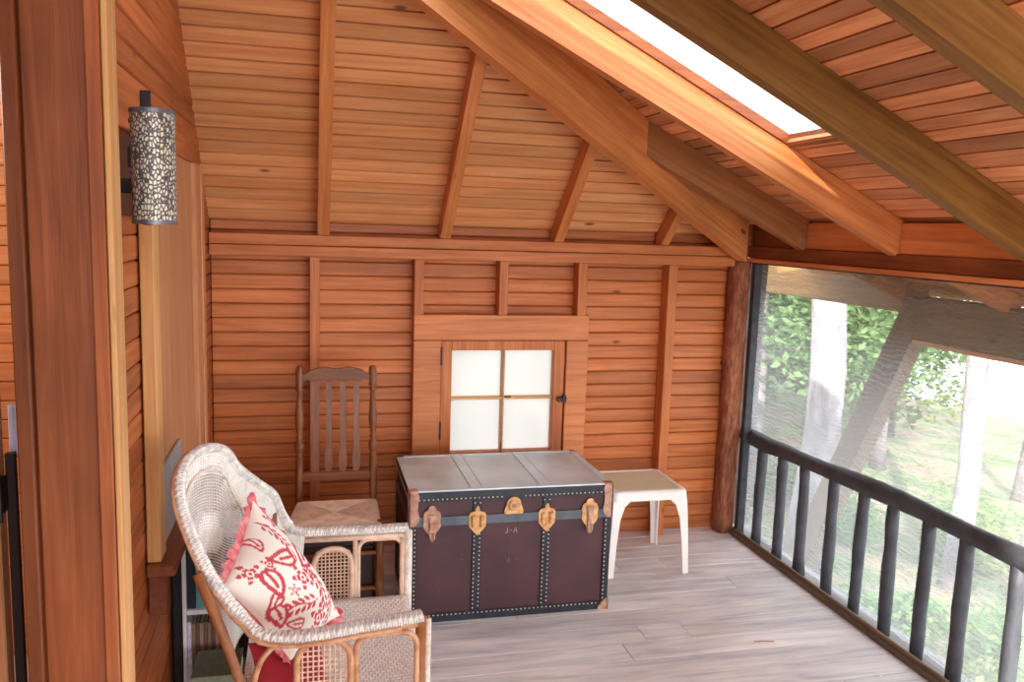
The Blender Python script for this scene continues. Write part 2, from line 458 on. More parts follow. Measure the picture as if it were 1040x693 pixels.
# back rafters
RG = 'rafters of the back roof slope'
for (x0, x1, lab) in ((.042, .096, 'rafter on the back ceiling slope above the wooden rocking chair, the longest'),
                      (.609, .658, 'rafter on the back ceiling slope rising to the hip above the left of the window'),
                      (1.172, 1.218, 'rafter on the back ceiling slope rising to the hip above the right of the window'),
                      (1.735, 1.776, 'shortest rafter of the back ceiling slope, tucked in beside the hip')):
    xm = (x0+x1)/2
    yt = yhip(xm)+.03
    b = MB()
    poly = [(3.952, ZB0), (yt, zback(yt)), (yt, zback(yt, DB-.004)), (4.03, zback(4.03, DB-.004)), (4.03, ZB0)]
    b.prism(poly, x0, x1, plane='yz')
    # bring grain axis along the rafter: rotate local frame
    o = b.build('rafter', W['beamx'], origin=(xm, 3.952, ZB0))
    ang = math.atan2(MB_, -1)       # direction in yz
    d = Vector((0, -1, MB_)).normalized(); sd = Vector((1, 0, 0)); u = d.cross(sd)
    R_ = Matrix((d, sd, u)).transposed()
    o.data.transform(R_.inverted().to_4x4()); o.matrix_world = Matrix.Translation((xm, 3.952, ZB0)) @ R_.to_4x4()
    tag(o, lab, 'rafter', RG)

# right rafters
RG = 'rafters of the right roof slope'
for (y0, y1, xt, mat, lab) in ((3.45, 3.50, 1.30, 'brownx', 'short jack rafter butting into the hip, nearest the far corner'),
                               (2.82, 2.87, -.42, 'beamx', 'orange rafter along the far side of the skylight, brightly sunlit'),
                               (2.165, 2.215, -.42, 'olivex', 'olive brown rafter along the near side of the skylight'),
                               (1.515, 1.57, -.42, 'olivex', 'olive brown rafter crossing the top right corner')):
    b = MB()
    xt2 = xt
    poly = [(2.222, ZR0), (xt2, zright(xt2)), (xt2, zright(xt2, DR-.003)), (2.84, zright(2.84, DR-.003)), (2.84, zright(2.84, .06)), (2.30, zright(2.30, .02)), (2.30, ZR0)]
    b.prism(poly, y0, y1, plane='xz')
    ym = (y0+y1)/2
    o = b.build('rafter', W[mat], origin=(2.222, ym, ZR0))
    d = Vector((-1, 0, MR)).normalized(); sd = Vector((0, 1, 0)); u = d.cross(sd)
    R_ = Matrix((d, sd, u)).transposed()
    o.data.transform(R_.inverted().to_4x4()); o.matrix_world = Matrix.Translation((2.222, ym, ZR0)) @ R_.to_4x4()
    tag(o, lab, 'rafter', RG)

# hip rafter
b = MB(); hd = Vector((-1, -.5487, .487)); hs = Vector((-.5487, 1, 0)).normalized()*.026
def hp(x, o, s): 
    y_ = 2.698+.5487*x; return Vector((x, y_, 1.545+.487*(1.961-x)+o))+hs*s
vs = []
for x_ in (2.15, -.405):
    z_top = lambda s: zright(x_, DR-.01)
    for s in (-1, 1):
        p = hp(x_, 0, s); q = Vector((p.x, p.y, min(zright(p.x, DR), zback(p.y, DB))-.002))
        if x_ > 2: p = Vector((p.x, p.y, 1.47))
        vs += [p, q]
b.add(vs, [(0,1,3,2),(4,6,7,5),(0,4,5,1),(2,3,7,6),(0,2,6,4),(1,5,7,3)])
o = b.build('hip_rafter', W['beamx'], origin=(1.961, 3.774, 1.545))
d = hd.normalized(); sd = Vector((0, 0, 1)).cross(d).normalized(); u = d.cross(sd)
R_ = Matrix((d, sd, u)).transposed(); o.data.transform(R_.inverted().to_4x4()); o.matrix_world = Matrix.Translation((1.961, 3.774, 1.545)) @ R_.to_4x4()
tag(o, 'long diagonal hip rafter rising from the far corner across the ceiling', 'rafter')

# right wall: plate, trim strip, sill, screen
vstud('wall_plate', 2.222, 2.31, YFRONT, 3.95, 1.488, 1.548, W['posty'], 'reddish timber plate running above the insect screen', 'beam')
b = MB(); b.box(2.205, 2.30, YFRONT, 3.95, 1.466, 1.486, .6, .002); b.build('trim_2', W['beamy'], kind='structure')
b = MB(); b.box(2.235, 2.245, YFRONT, 3.95, 1.458, 1.466, .2, 0); b.build('trim_3', M_blackframe, kind='structure')
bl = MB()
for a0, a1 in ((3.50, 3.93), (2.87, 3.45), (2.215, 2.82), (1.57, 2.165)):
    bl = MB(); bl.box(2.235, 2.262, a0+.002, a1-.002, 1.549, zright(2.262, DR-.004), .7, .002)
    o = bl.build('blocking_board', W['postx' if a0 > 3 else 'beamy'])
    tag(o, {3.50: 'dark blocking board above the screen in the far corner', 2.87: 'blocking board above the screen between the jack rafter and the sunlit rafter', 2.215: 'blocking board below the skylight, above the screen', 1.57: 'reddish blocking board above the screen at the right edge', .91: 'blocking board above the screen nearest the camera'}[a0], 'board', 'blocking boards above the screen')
# floor edge trim (bark-brown moulding)
b = MB(); b.box(2.212, 2.232, YFRONT, 3.95, .0, .020, .4, .004); b.box(2.232, 2.246, YFRONT, 3.95, 0, .034, .8, .003); b.build('baseboard_right', W['outery'], kind='structure')
# outer sill ledge
b = MB(); b.box(2.247, 2.40, YFRONT, 4.1, -.07, -.012, .5, .004); b.build('trim_4', W['greywoody'], kind='structure')
# corner post with rough bark
b = MB(); zs = [i*1.464/30 for i in range(31)]
vs = []; n = 18
for iz, z_ in enumerate(zs):
    for k in range(n):
        t = 2*PI*k/n; cx_, cy_ = 2.200, 3.985
        rx = .050*(1+.05*math.sin(3*t+z_*5)+random.uniform(-.05, .05)); ex = .55
        c_, s_ = math.cos(t), math.sin(t)
        vs.append((cx_+rx*math.copysign(abs(c_)**ex, c_), cy_+.05*math.copysign(abs(s_)**ex, s_)*(1+random.uniform(-.05, .05)), z_))
fs = [(i*n+k, i*n+(k+1) % n, (i+1)*n+(k+1) % n, (i+1)*n+k) for i in range(30) for k in range(n)]
b.add(vs, fs+[tuple(range(n))[::-1], tuple(30*n+k for k in range(n))])
o = b.build('corner_post', M_bark, smooth=True); tag(o, 'rough reddish brown corner post between the back wall and the screen', 'post')

# insect screen: fine mesh, seen as a grey veil
m, nt, out = newmat('insect_mesh'); L = nt.links.new
tr = N(nt, 'ShaderNodeBsdfTransparent'); df = N(nt, 'ShaderNodeBsdfDiffuse'); df.inputs[0].default_value = (.5, .5, .52, 1)
tl = N(nt, 'ShaderNodeBsdfTranslucent'); tl.inputs[0].default_value = (.78, .78, .80, 1)
ad = N(nt, 'ShaderNodeMixShader'); ad.inputs[0].default_value = .6; L(df.outputs[0], ad.inputs[1]); L(tl.outputs[0], ad.inputs[2])
tc = N(nt, 'ShaderNodeTexCoord'); n_ = N(nt, 'ShaderNodeTexNoise'); n_.inputs['Scale'].default_value = 2.2; n_.inputs['Detail'].default_value = 2; L(tc.outputs['Object'], n_.inputs['Vector'])
wv = N(nt, 'ShaderNodeTexWave'); wv.bands_direction = 'Z'; wv.inputs['Scale'].default_value = 14; wv.inputs['Distortion'].default_value = 9; wv.inputs['Detail'].default_value = 1; wv.inputs['Detail Scale'].default_value = .6
L(tc.outputs['Object'], wv.inputs['Vector'])
mr = N(nt, 'ShaderNodeMapRange'); mr.inputs['To Min'].default_value = .26; mr.inputs['To Max'].default_value = .34; L(wv.outputs['Fac'], mr.inputs['Value'])
mx = N(nt, 'ShaderNodeMixShader'); L(mr.outputs[0], mx.inputs[0]); L(tr.outputs[0], mx.inputs[1]); L(ad.outputs[0], mx.inputs[2]); L(mx.outputs[0], out.inputs[0])
M_mesh = m
sc_ = empty('insect_screen', (2.352, 1.0, -.01), label='fine grey insect screen filling the open side of the porch just outside the railing', cat='screen')
b = MB(); b.add([(0, YFRONT-1, .0), (0, 4.09-1, .0), (0, 4.09-1, 1.56), (0, YFRONT-1, 1.56)], [(0, 1, 2, 3)]); b.build('mesh_panel', M_mesh, sc_, recalc=False)
b = MB(); b.box(-.112, -.07, 3.895-1, 3.93-1, .01, 1.472, .5, .003); b.build('screen_frame', M_blackframe, sc_)

# railing
rl = empty('porch_railing', (2.30, 2.4, -.012), label='rustic dark grey railing of round poles along the open side of the porch', cat='railing')
b = MB(); pts = []; rr = []
yy = 4.08
while yy > YFRONT:
    z_ = .556+.018*(3.3-yy)/1.2 + .006*math.sin(yy*5) - (.012 if yy > 3.6 else 0)
    pts.append((.006*math.sin(yy*3.1), yy-2.4, z_+.012)); rr.append(.038+.004*math.sin(yy*7)); yy -= .12
b.tube(pts, rr, 12); b.build('top_rail', M_rail, rl, smooth=True)
bys = [3.805, 3.601, 3.405, 3.184, 2.985, 2.784, 2.594, 2.402, 2.17, 1.95, 1.73, 1.51, 1.29]
for i, by in enumerate(bys):
    b = MB(); z1 = .56+.018*(3.3-by)/1.2
    p = []; r_ = []
    tilt = random.uniform(-.012, .012)
    for q in range(7):
        t = q/6; p.append((random.uniform(-.002, .002), by-2.4+tilt*t, t*z1)); r_.append((.0265+random.uniform(-.002, .002))*(1.25 if (i == 2 and q == 0) else 1))
    b.tube(p, r_, 10); b.build('baluster', M_rail, rl, smooth=True)

# ------------------------------------------------------------------ left wall trim
b = MB(); b.box(XL, XL+.022, 1.70, 3.48, 1.80, 1.905, .4, .003); o = b.build('header_board', W['darky'])
tag(o, 'horizontal header timber on the left wall behind the punched metal lamp', 'beam')
b = MB(); b.box(XL, XL+.036, 2.36, 2.445, .655, 1.798, .5, .003); o = b.build('casing_board', W['edgez']); tag(o, 'pale edged upright casing board on the left wall just below the metal lamp', 'board')
b = MB(); b.box(XL, XL+.034, 3.26, 3.46, .655, 1.798, .6, .003); b.box(XL+.034, XL+.040, 3.38, 3.46, .655, 1.798, .7, .002); o = b.build('casing_board', W['panelz']); tag(o, 'upright casing board at the far end of the tan panel on the left wall', 'board')
b = MB(); b.box(XL, XL+.018, 2.446, 3.259, .60, 1.798, .5, .002); o = b.build('wall_panel', W['panelz']); tag(o, 'wide plain tan board panel between two upright casings on the left wall', 'panel')
M_slate = plain('slate_grey', rgb((150, 148, 144)), .6, 0, .12, 12)
b = MB(); b.box(XL+.019, XL+.028, 2.47, 2.82, .66, .89, .5, .002); o = b.build('slate_board', M_slate); tag(o, 'dull grey board on the left wall behind the wicker chair back', 'board')
b = MB(); b.box(XL, XL+.075, 2.34, 3.50, .62, .654, .3, .004); b.box(XL, XL+.05, 2.36, 2.42, .50, .62, .2, .004); o = b.build('window_ledge', W['posty']); tag(o, 'dark wooden ledge under the tan wall panel', 'ledge')

b = MB(); b.box(2.19, 2.36, 3.952, 4.12, 1.50, 1.80, .2, .002); b.box(2.262, 2.30, 3.5, 3.951, 1.549, 1.66, .2); b.build('trim_6', W['darkx'], kind='structure')
# big doorway post (built-up boards)
bp_ = empty('doorway_post', (-.396, 1.62, 0), label='thick brown doorway post with a pale right edge at the left of the view', cat='post')
b = MB(); b.box(-.062, .061, -.060, .012, 0, 3.1, .45, .004); b.build('post_core', W['postz'], bp_)
b = MB(); b.box(.038, .0615, -.068, -.0605, 0, 3.1, .8, .002); b.build('corner_strip', W['postz'], bp_)
b = MB(); b.box(.062, .072, -.060, .012, 0, 3.1, .5, .002); b.build('edge_board', W['edgez'], bp_)
b = MB(); b.box(-.088, -.0625, -.072, -.02, 0, 3.1, .15, .003); b.build('door_casing', W['postz'], bp_)

# room behind the doorway
b = MB(); b.box(-3.0, -.50, 3.217, 3.24, 0, 2.9); b.build('wall_inner_sheathing', M_gap, kind='structure')
b = siding('wall_inner', W['ceilx'], 'x', 3.2, -3.0, -.50, 0, 2.9)
b = MB(); b.box(-.50, -.44, .351, 1.50, 1.98, 3.1, .3); b.build('wall_lintel', W['wally'], kind='structure')
b = MB(); b.box(-3.0, -2.95, YFRONT, 3.2, 0, 3.0, .3); b.build('wall_far', W['wally'], kind='structure')
b = MB(); b.box(-3.0, XL-.1, YFRONT, 3.3, 2.45, 2.5, .3); b.build('ceiling', W['wally'], kind='structure')
b = MB(); b.box(-3.0, -.5, YFRONT-.05, YFRONT, 0, 2.6, .3); b.build('wall_near', W['wallx'], kind='structure')
b = MB(); b.box(-.50, -.44, YFRONT, .35, 0, 3.1, .3); b.build('wall_entry', W['wally'], kind='structure')
dr_ = empty('door_1', (-.567, 1.72, 0), kind='structure')
b = MB(); b.box(.0, .0175, .021, .035, .005, 1.14, .5, .001); b.build('dark_gap_strip', plain('gap_dark', rgb((40, 20, 14)), .6), dr_)  # thin dark strip added in the dark gap beside the door leaf
b = MB(); b.box(-.36, .0, -.02, .02, .005, 1.57, .5, .003); b.build('door_leaf', W['panelz'], dr_)
b = MB(); b.box(.001, .004, -.028, .02, 1.03, 1.10, .5, .001); b.tube([(.004, -.028, 1.02), (.004, -.028, 1.11)], .005, 8); b.build('hinge', M_iron, dr_)
b = MB(); b.box(.001, .004, -.028, .02, .30, .37, .5, .001); b.tube([(.004, -.028, .29), (.004, -.028, .38)], .005, 8); b.build('hinge', M_iron, dr_)

# ------------------------------------------------------------------ sconce lamp
m, nt, out = newmat('punched_metal'); L = nt.links.new
p = N(nt, 'ShaderNodeBsdfPrincipled'); p.inputs['Roughness'].default_value = .45; p.inputs['Metallic'].default_value = .35
tc = N(nt, 'ShaderNodeTexCoord'); uv = N(nt, 'ShaderNodeMapping'); uv.inputs['Scale'].default_value = (1, 1, .62); L(tc.outputs['Object'], uv.inputs['Vector'])
vo = N(nt, 'ShaderNodeTexVoronoi', feature='DISTANCE_TO_EDGE'); vo.inputs['Scale'].default_value = 165; vo.inputs['Randomness'].default_value = .9; L(uv.outputs[0], vo.inputs['Vector'])
cr_ = ramp(nt, [(.10, rgb((84, 82, 88))), (.22, rgb((226, 222, 200)))]); L(vo.outputs['Distance'], cr_.inputs[0]); L(cr_.outputs[0], p.inputs['Base Color'])
bu = N(nt, 'ShaderNodeBump'); bu.inputs['Strength'].default_value = .4; bu.inputs['Distance'].default_value = .004; bu.invert = True; L(vo.outputs['Distance'], bu.inputs['Height']); L(bu.outputs[0], p.inputs['Normal'])
L(p.outputs[0], out.inputs[0]); M_punch = m
M_steel = plain('dull_steel', rgb((110, 112, 122)), .4, .5, .15, 20)
lamp = empty('wall_lamp', (-.296, 1.80, 1.585), label='cylindrical wall lamp of punched pale metal hanging on the left wall', cat='lamp')
n = 48; R_ = .0415; H = .222
b = MB(); vs = []
for z_ in (0.006, H-.004):
    for r_ in (R_, R_-.002):
        vs += [(r_*math.cos(2*PI*k/n), r_*math.sin(2*PI*k/n), z_) for k in range(n)]
fs = []
for k in range(n):
    k2 = (k+1) % n
    fs += [(k, k2, 2*n+k2, 2*n+k), (n+k, 3*n+k, 3*n+k2, n+k2)]
b.add(vs, fs); b.build('lamp_shade', M_punch, lamp, smooth=True)
for nm, z_ in (('lower_rim', 0), ('upper_rim', H-.008)):
    b = MB(); b.lathe([(R_-.003, z_), (R_+.0012, z_), (R_+.0012, z_+.008), (R_-.003, z_+.008), (R_-.003, z_)], n=n); b.build(nm, M_steel, lamp, smooth=False)
b = MB(); b.box(-.030, -.010, .0425, .050, -.002, H+.042, .5, .001); b.box(-.134, -.03, .043, .049, .06, .09, .5, .001); b.box(-.048, -.036, .002, .022, .11, .15, .5, .001); b.build('wall_bracket', M_iron, lamp)
b = MB(); b.lathe([(.006, .12), (.010, .14), (.020, .165), (.021, .18), (.012, .2), (.0, .2)], n=16); b.build('bulb', plain('bulb_glass', (.8, .78, .7), .2), lamp, smooth=True)
b = MB(); b.box(-.044, .0, -.004, .012, .195, .203, .5, .001); b.build('socket_arm', M_iron, lamp)
b = MB(); b.lathe([(.002, .0), (.005, .0), (.005, .006), (.0, .007)], c=(-.026, -.0385, .128), n=10, axis='y'); b.xf(Matrix.Identity(4)); b.build('thumb_screw', M_iron, lamp)
b = MB(); b.box(-.1375, -.122, .10, .56, .015, .212, .5, .002); b.build('shadow_slab', plain('shadow_brown', rgb((64, 28, 16)), .6), lamp)  # dark slab on the siding, painting in the shadow beside the lamp
# ------------------------------------------------------------------ steamer trunk
M_maroon = plain('maroon_fibre', rgb((78, 46, 52)), .5, 0, .18, 5, c2=rgb((64, 36, 42)))
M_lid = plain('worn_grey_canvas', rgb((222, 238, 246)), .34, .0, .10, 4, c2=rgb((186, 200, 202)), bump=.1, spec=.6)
M_blk = plain('black_binding', rgb((40, 42, 50)), .45, .1, .3, 25)
M_steelband = plain('blued_steel_band', rgb((88, 94, 104)), .45, .2, .25, 12)
M_brass = plain('worn_brass', rgb((226, 182, 124)), .42, .25, .25, 40, c2=rgb((186, 134, 84)))
M_copper = plain('coppery_corner', rgb((200, 158, 134)), .45, .2, .3, 30, c2=rgb((150, 106, 86)))
M_nail = plain('nail_heads', rgb((206, 196, 176)), .3, .5, .1, 30)
TW, TD, TH = .85, .525, .552
tk = empty('steamer_trunk', (.815, 3.448, 0), label='large maroon and black steamer trunk with a grey lid and brass locks', cat='trunk')
hw, hd_ = TW/2, TD/2
b = MB(); b.box(-hw+.006, hw-.006, -hd_+.006, hd_-.006, .012, .425, .5, .004); b.build('trunk_body', M_maroon, tk)
lid = MB(); lid.box(-hw+.006, hw-.006, -hd_+.006, hd_-.006, .428, TH-.006, .5, .006); lid = lid.build('lid', M_maroon, tk)
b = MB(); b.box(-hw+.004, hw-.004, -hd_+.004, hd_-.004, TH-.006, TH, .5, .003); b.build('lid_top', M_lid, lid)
# raised slats in the lid top
for x_ in (-.150, .142):
    b = MB(); b.box(x_-.022, x_+.022, -hd_+.006, hd_-.006, TH, TH+.003, .5, .001)
    b.box(x_-.027, x_-.022, -hd_+.006, hd_-.006, TH, TH+.0045, .5, .001); b.box(x_+.022, x_+.027, -hd_+.006, hd_-.006, TH, TH+.0045, .5, .001); b.build('lid_strap', M_lid, lid)
b = MB()
e = .0035
b.box(-hw, -hw+.03, -hd_, hd_, TH-.002, TH+e); b.box(hw-.03, hw, -hd_, hd_, TH-.002, TH+e)
b.box(-hw, hw, -hd_, -hd_+.012, TH-.002, TH+e); b.box(-hw, hw, hd_-.02, hd_, TH-.002, TH+e); b.build('lid_edging', M_lid, lid)
fy = -hd_
def front(b, x0, x1, z0, z1, t=.004, bev=.001): b.box(x0, x1, fy+.006-t-.002, fy+.008, z0, z1, .5, bev)
def nails(parent, pts, side=None):
    b = MB()
    for x_, z_ in pts:
        if side is None: b.lathe([(.0042, 0), (.0034, -.002), (.0016, -.0034), (0, -.0036)], c=(x_, fy+.0005, z_), n=6, axis='y')
        else: b.lathe([(.0042, 0), (.0034, .002*side), (.0016, .0034*side), (0, .0036*side)], c=(side*(hw+.001), x_, z_), n=6, axis='x')
    o = b.build('nail_row', M_nail, parent, smooth=True); return o
# binding strips (front, sides, back)
def frange(a, b_, st):
    n_ = max(2, int(round((b_-a)/st))); return [a+(b_-a)*i/n_ for i in range(n_+1)]
top = MB(); front(top, -hw, hw, TH-.045, TH-.006, .005); top = top.build('upper_binding', M_blk, lid)
nails(top, [(x_, TH-.034) for x_ in frange(-hw+.02, -.05, .0185)]); nails(top, [(x_, TH-.034) for x_ in frange(.05, hw-.03, .0185)])
bt = MB(); front(bt, -hw, hw, 0, .036, .005); bt = bt.build('lower_binding', M_blk, tk)
nails(bt, [(x_, .030) for x_ in frange(-hw+.03, hw-.05, .0185)])
bnd = MB(); front(bnd, -hw, hw, .408, .446, .006); bnd.box(-hw-.001, hw+.001, -hd_+.002, hd_, .408, .446); bnd.build('lid_joint_band', M_steelband, tk)
for sx, nm in ((-1, 'left'), (1, 'right')):
    s = MB(); a0, a1 = sorted((sx*hw, sx*(hw-.03))); front(s, a0, a1, .036, .408, .005); s = s.build('corner_binding', M_blk, tk)
    nails(s, [(sx*(hw-.022), z_) for z_ in frange(.05, .395, .0185)])
for x_ in (-.150, .142):
    s = MB(); front(s, x_-.018, x_+.018, .036, .408, .005); s = s.build('vertical_strap', M_blk, tk)
    nails(s, [(x_-.011, z_) for z_ in frange(.05, .375, .0185)]); nails(s, [(x_+.011, z_) for z_ in frange(.058, .383, .0185)])
    s = MB(); front(s, x_-.018, x_+.018, .446, TH-.045, .005); s = s.build('lid_vertical_strap', M_blk, lid)
    [setattr(nails(s, [(x_+dx_, .497)]), 'name', 'nail') for dx_ in (-.011, .011)]
# side bindings
for sx in (-1, 1):
    s = MB(); a0, a1 = sorted((sx*hw, sx*(hw-.01)))
    for y0, y1, z0, z1 in ((-hd_, hd_, 0, .036), (-hd_, hd_, TH-.045, TH-.004), (-hd_, -hd_+.035, 0, .41), (hd_-.035, hd_, 0, .41)): s.box(a0, a1, y0, y1, z0, z1, .5, .001)
    s = s.build('end_binding', M_blk, tk)
    nails(s, [(y_, TH-.034) for y_ in frange(-hd_+.02, hd_-.02, .02)], side=sx); nails(s, [(-hd_+.02, z_) for z_ in frange(.05, .39, .02)], side=sx)
    h = MB(); h.tube([(sx*(hw+.004), -.07, .30), (sx*(hw+.02), -.055, .30), (sx*(hw+.024), 0, .298), (sx*(hw+.02), .055, .30), (sx*(hw+.004), .07, .30)], .009, 8, flat=1.3)
    for y_ in (-.075, .075): h.box(*sorted((sx*hw, sx*(hw+.008))), y_-.016, y_+.016, .285, .315, .5, .002)
    h.build('end_handle', M_blk, tk, smooth=False)
# copper corners
for sx in (-1, 1):
    x1_ = sx*(hw+.003)
    c = MB(); sgn = -sx
    pl_ = [(x1_, TH+.001), (x1_+sgn*.035, TH+.001), (x1_+sgn*.042, TH-.02), (x1_+sgn*.036, TH-.05), (x1_+sgn*.036, TH-.075), (x1_+sgn*.044, TH-.11), (x1_+sgn*.036, TH-.128), (x1_+sgn*.02, TH-.142), (x1_, TH-.142)]
    c.prism(pl_, fy-.006, fy+.002); 
    a0, a1 = sorted((x1_, x1_-sx*.006)); c.box(a0, a1, fy-.006, fy+.05, TH-.142, TH+.001, .5, .001)
    c.box(min(x1_, x1_+sgn*.035), max(x1_, x1_+sgn*.035), fy-.006, fy+.032, TH, TH+.0055, .5, .001)
    c.build('corner_plate', M_copper, lid)
    c = MB(); c.prism([(x1_, -.0), (x1_+sgn*.045, 0), (x1_+sgn*.045, .012), (x1_+sgn*.03, .034), (x1_+sgn*.012, .05), (x1_, .05)], fy-.006, fy+.002); c.box(a0, a1, fy-.006, fy+.045, 0, .05, .5, .001)
    c.build('corner_plate', M_copper, tk)
# end hasps
def ell(cx, cz, rx, rz, n=16, a0=0): return [(cx+rx*math.cos(2*PI*k/n+a0), cz+rz*math.sin(2*PI*k/n+a0)) for k in range(n)]
for x_ in (-.335, .328):
    h = MB()
    pl_ = [(0, .496), (.012, .492), (.017, .478), (.03, .470), (.036, .452), (.033, .430), (.036, .41), (.028, .395), (.016, .38), (.008, .352), (0, .345)]
    poly = [(x_+a, z_) for a, z_ in pl_]+[(x_-a, z_) for a, z_ in pl_[-2:0:-1]]
    h.prism(poly, fy-.007, fy-.001); h = h.build('hasp_plate', M_brass if x_ > 0 else M_copper, tk)
    l = MB(); l.box(x_-.013, x_+.013, fy-.016, fy-.007, .385, .455, .5, .003); l.box(x_-.009, x_+.009, fy-.021, fy-.014, .40, .425, .5, .002)
    l.tube([(x_-.016, fy-.014, .455), (x_+.016, fy-.014, .455)], .006, 8); l.tube([(x_-.010, fy-.012, .385), (x_-.007, fy-.019, .362), (x_, fy-.021, .352), (x_+.007, fy-.019, .362), (x_+.010, fy-.012, .385)], .004, 6)
    l.build('hasp_lever', M_copper, h)
# middle draw bolts
for x_ in (-.150, .142):
    h = MB()
    pl_ = [(0, .486), (.007, .478), (.009, .464), (.030, .458), (.036, .444), (.034, .40), (.022, .385), (.010, .372), (0, .362)]
    poly = [(x_+a, z_) for a, z_ in pl_]+[(x_-a, z_) for a, z_ in pl_[-2:0:-1]]
    h.prism(poly, fy-.007, fy-.001); h = h.build('bolt_plate', M_brass, tk)
    for s in (-1, 1):
        l = MB(); l.tube([(x_+s*.017, fy-.011, .400), (x_+s*.017, fy-.011, .446)], [.0085, .0085], 10); l.box(x_+s*.017-.009, x_+s*.017+.009, fy-.012, fy-.006, .412, .434, .5, .002); l.build('dowel_loop', M_brass, h, smooth=False)
# centre lock
h = MB(); poly = [(-.036, .446), (.036, .446), (.040, .456), (.036, .47)] + [(.030*math.cos(a), .487+.030*math.sin(a)) for a in [PI*k/10 for k in range(0, 11)]] + [(-.036, .47), (-.040, .456)]
h.prism(poly, fy-.008, fy-.001); h = h.build('lock_plate', M_brass, tk)
l = MB(); l.lathe([(.024, 0), (.024, -.005), (.020, -.009), (.013, -.010), (.013, -.006), (0, -.006)], c=(0, fy-.007, .482), n=24, axis='y'); l = l.build('lock_boss', M_brass, h, smooth=False)
k_ = MB(); k_.lathe([(.011, 0), (.010, -.003), (0, -.004)], c=(0, fy-.012, .482), n=14, axis='y'); k_.build('keyhole_disc', M_copper, h)
# painted initials J-A
M_paint = plain('faded_cream_paint', rgb((206, 190, 184)), .7, 0, .4, 90, c2=rgb((140, 116, 116)))
l = MB(); yy_ = fy+.0042
l.tube([(-.022, yy_, .384), (-.022, yy_, .366), (-.026, yy_, .361), (-.031, yy_, .365)], .0018, 5)
l.tube([(-.012, yy_, .372), (-.004, yy_, .372)], .0016, 5)
l.tube([(.004, yy_, .361), (.012, yy_, .385), (.020, yy_, .361)], .0018, 5); l.tube([(.008, yy_, .369), (.017, yy_, .369)], .0014, 5)
l.build('painted_initials', M_paint, tk)
# scuffs on the front
M_scuff = plain('pale_scuff', rgb((104, 84, 92)), .7, 0, .5, 120, c2=rgb((68, 44, 50)))
for x_, z_, r_ in ((-.015, .245, .012), (.02, .25, .009), (.045, .245, .006), (-.018, .30, .005), (-.27, .35, .006), (-.21, .26, .006), (-.30, .13, .006), (.30, .13, .005), (.22, .30, .004)):
    l = MB(); l.prism([(x_+r_*(1+.5*math.sin(k*2.3))*math.cos(2*PI*k/9), z_+r_*(.8+.5*math.cos(k*1.7))*math.sin(2*PI*k/9)) for k in range(9)], yy_-.0006, yy_+.002); l.build('scuff_mark', M_scuff, tk)
l = MB(); l.prism([(-.017, .25), (-.012, .25), (-.013, .33), (-.015, .33)], yy_-.0006, yy_+.002); l.build('scuff_mark', M_scuff, tk)

# ------------------------------------------------------------------ white plastic side table
M_plast = plain('cream_plastic', rgb((244, 238, 232)), .38, 0, .03, 5, spec=.5)
M_plast2 = plain('textured_cream_top', rgb((222, 218, 184)), .55, 0, .04, 90, bump=.15)
st = empty('side_table', (1.553, 3.67, 0), label='small white moulded plastic table between the trunk and the corner', cat='table')
TT = .408
def rrect(x0, x1, y0, y1, r, n=5):
    p = []
    for cx_, cy_, a0 in ((x1-r, y1-r, 0), (x0+r, y1-r, 90), (x0+r, y0+r, 180), (x1-r, y0+r, 270)):
        for k in range(n+1):
            a = math.radians(a0+90*k/n); p.append((cx_+r*math.cos(a), cy_+r*math.sin(a)))
    return p
def loft(b, loops, closed_top=True, closed_bot=True, tone=.5):
    n = len(loops[0]); vs = [v for l_ in loops for v in l_]; fs = []
    for i in range(len(loops)-1):
        for k in range(n):
            k2 = (k+1) % n; fs.append((i*n+k, i*n+k2, (i+1)*n+k2, (i+1)*n+k))
    if closed_bot: fs.append(tuple(range(n))[::-1])
    if closed_top: fs.append(tuple((len(loops)-1)*n+k for k in range(n)))
    b.add(vs, fs, tone); return b
hx, hy = .188, .182
b = MB()
L_ = lambda d, z_: [(x_, y_, z_) for x_, y_ in rrect(-hx+d, hx-d, -hy+d, hy-d, max(.03-d*.5, .012))]
loft(b, [L_(.010, TT-.050), L_(-.002, TT-.045), L_(.002, TT-.012), L_(.008, TT-.003), L_(.018, TT), L_(.030, TT), L_(.034, TT-.004)])
b.build('tabletop', M_plast, st, smooth=False)
b = MB(); loft(b, [L_(.034, TT-.006), L_(.034, TT-.0035), L_(.036, TT-.003)]); b.build('top_panel', M_plast2, st)
for sx in (-1, 1):
    for sy in (-1, 1):
        b = MB()
        # L-section leg, wide at the top and splayed outward
        loops = []
        for z_, w_, o_ in ((0, .026, .018), (.005, .027, .018), (.15, .032, .012), (.27, .040, .006), (.335, .058, .002), (.362, .085, .0)):
            X, Y_ = sx*(hx+o_-.004), sy*(hy+o_-.004); t_ = .007
            P = [(0, 0), (w_, 0), (w_, t_), (t_+.004, t_), (t_, t_+.004), (t_, w_), (0, w_)]
            loops.append([(X-sx*a, Y_-sy*c, z_) for a, c in P])
        loft(b, loops); b.build('leg', M_plast, st)

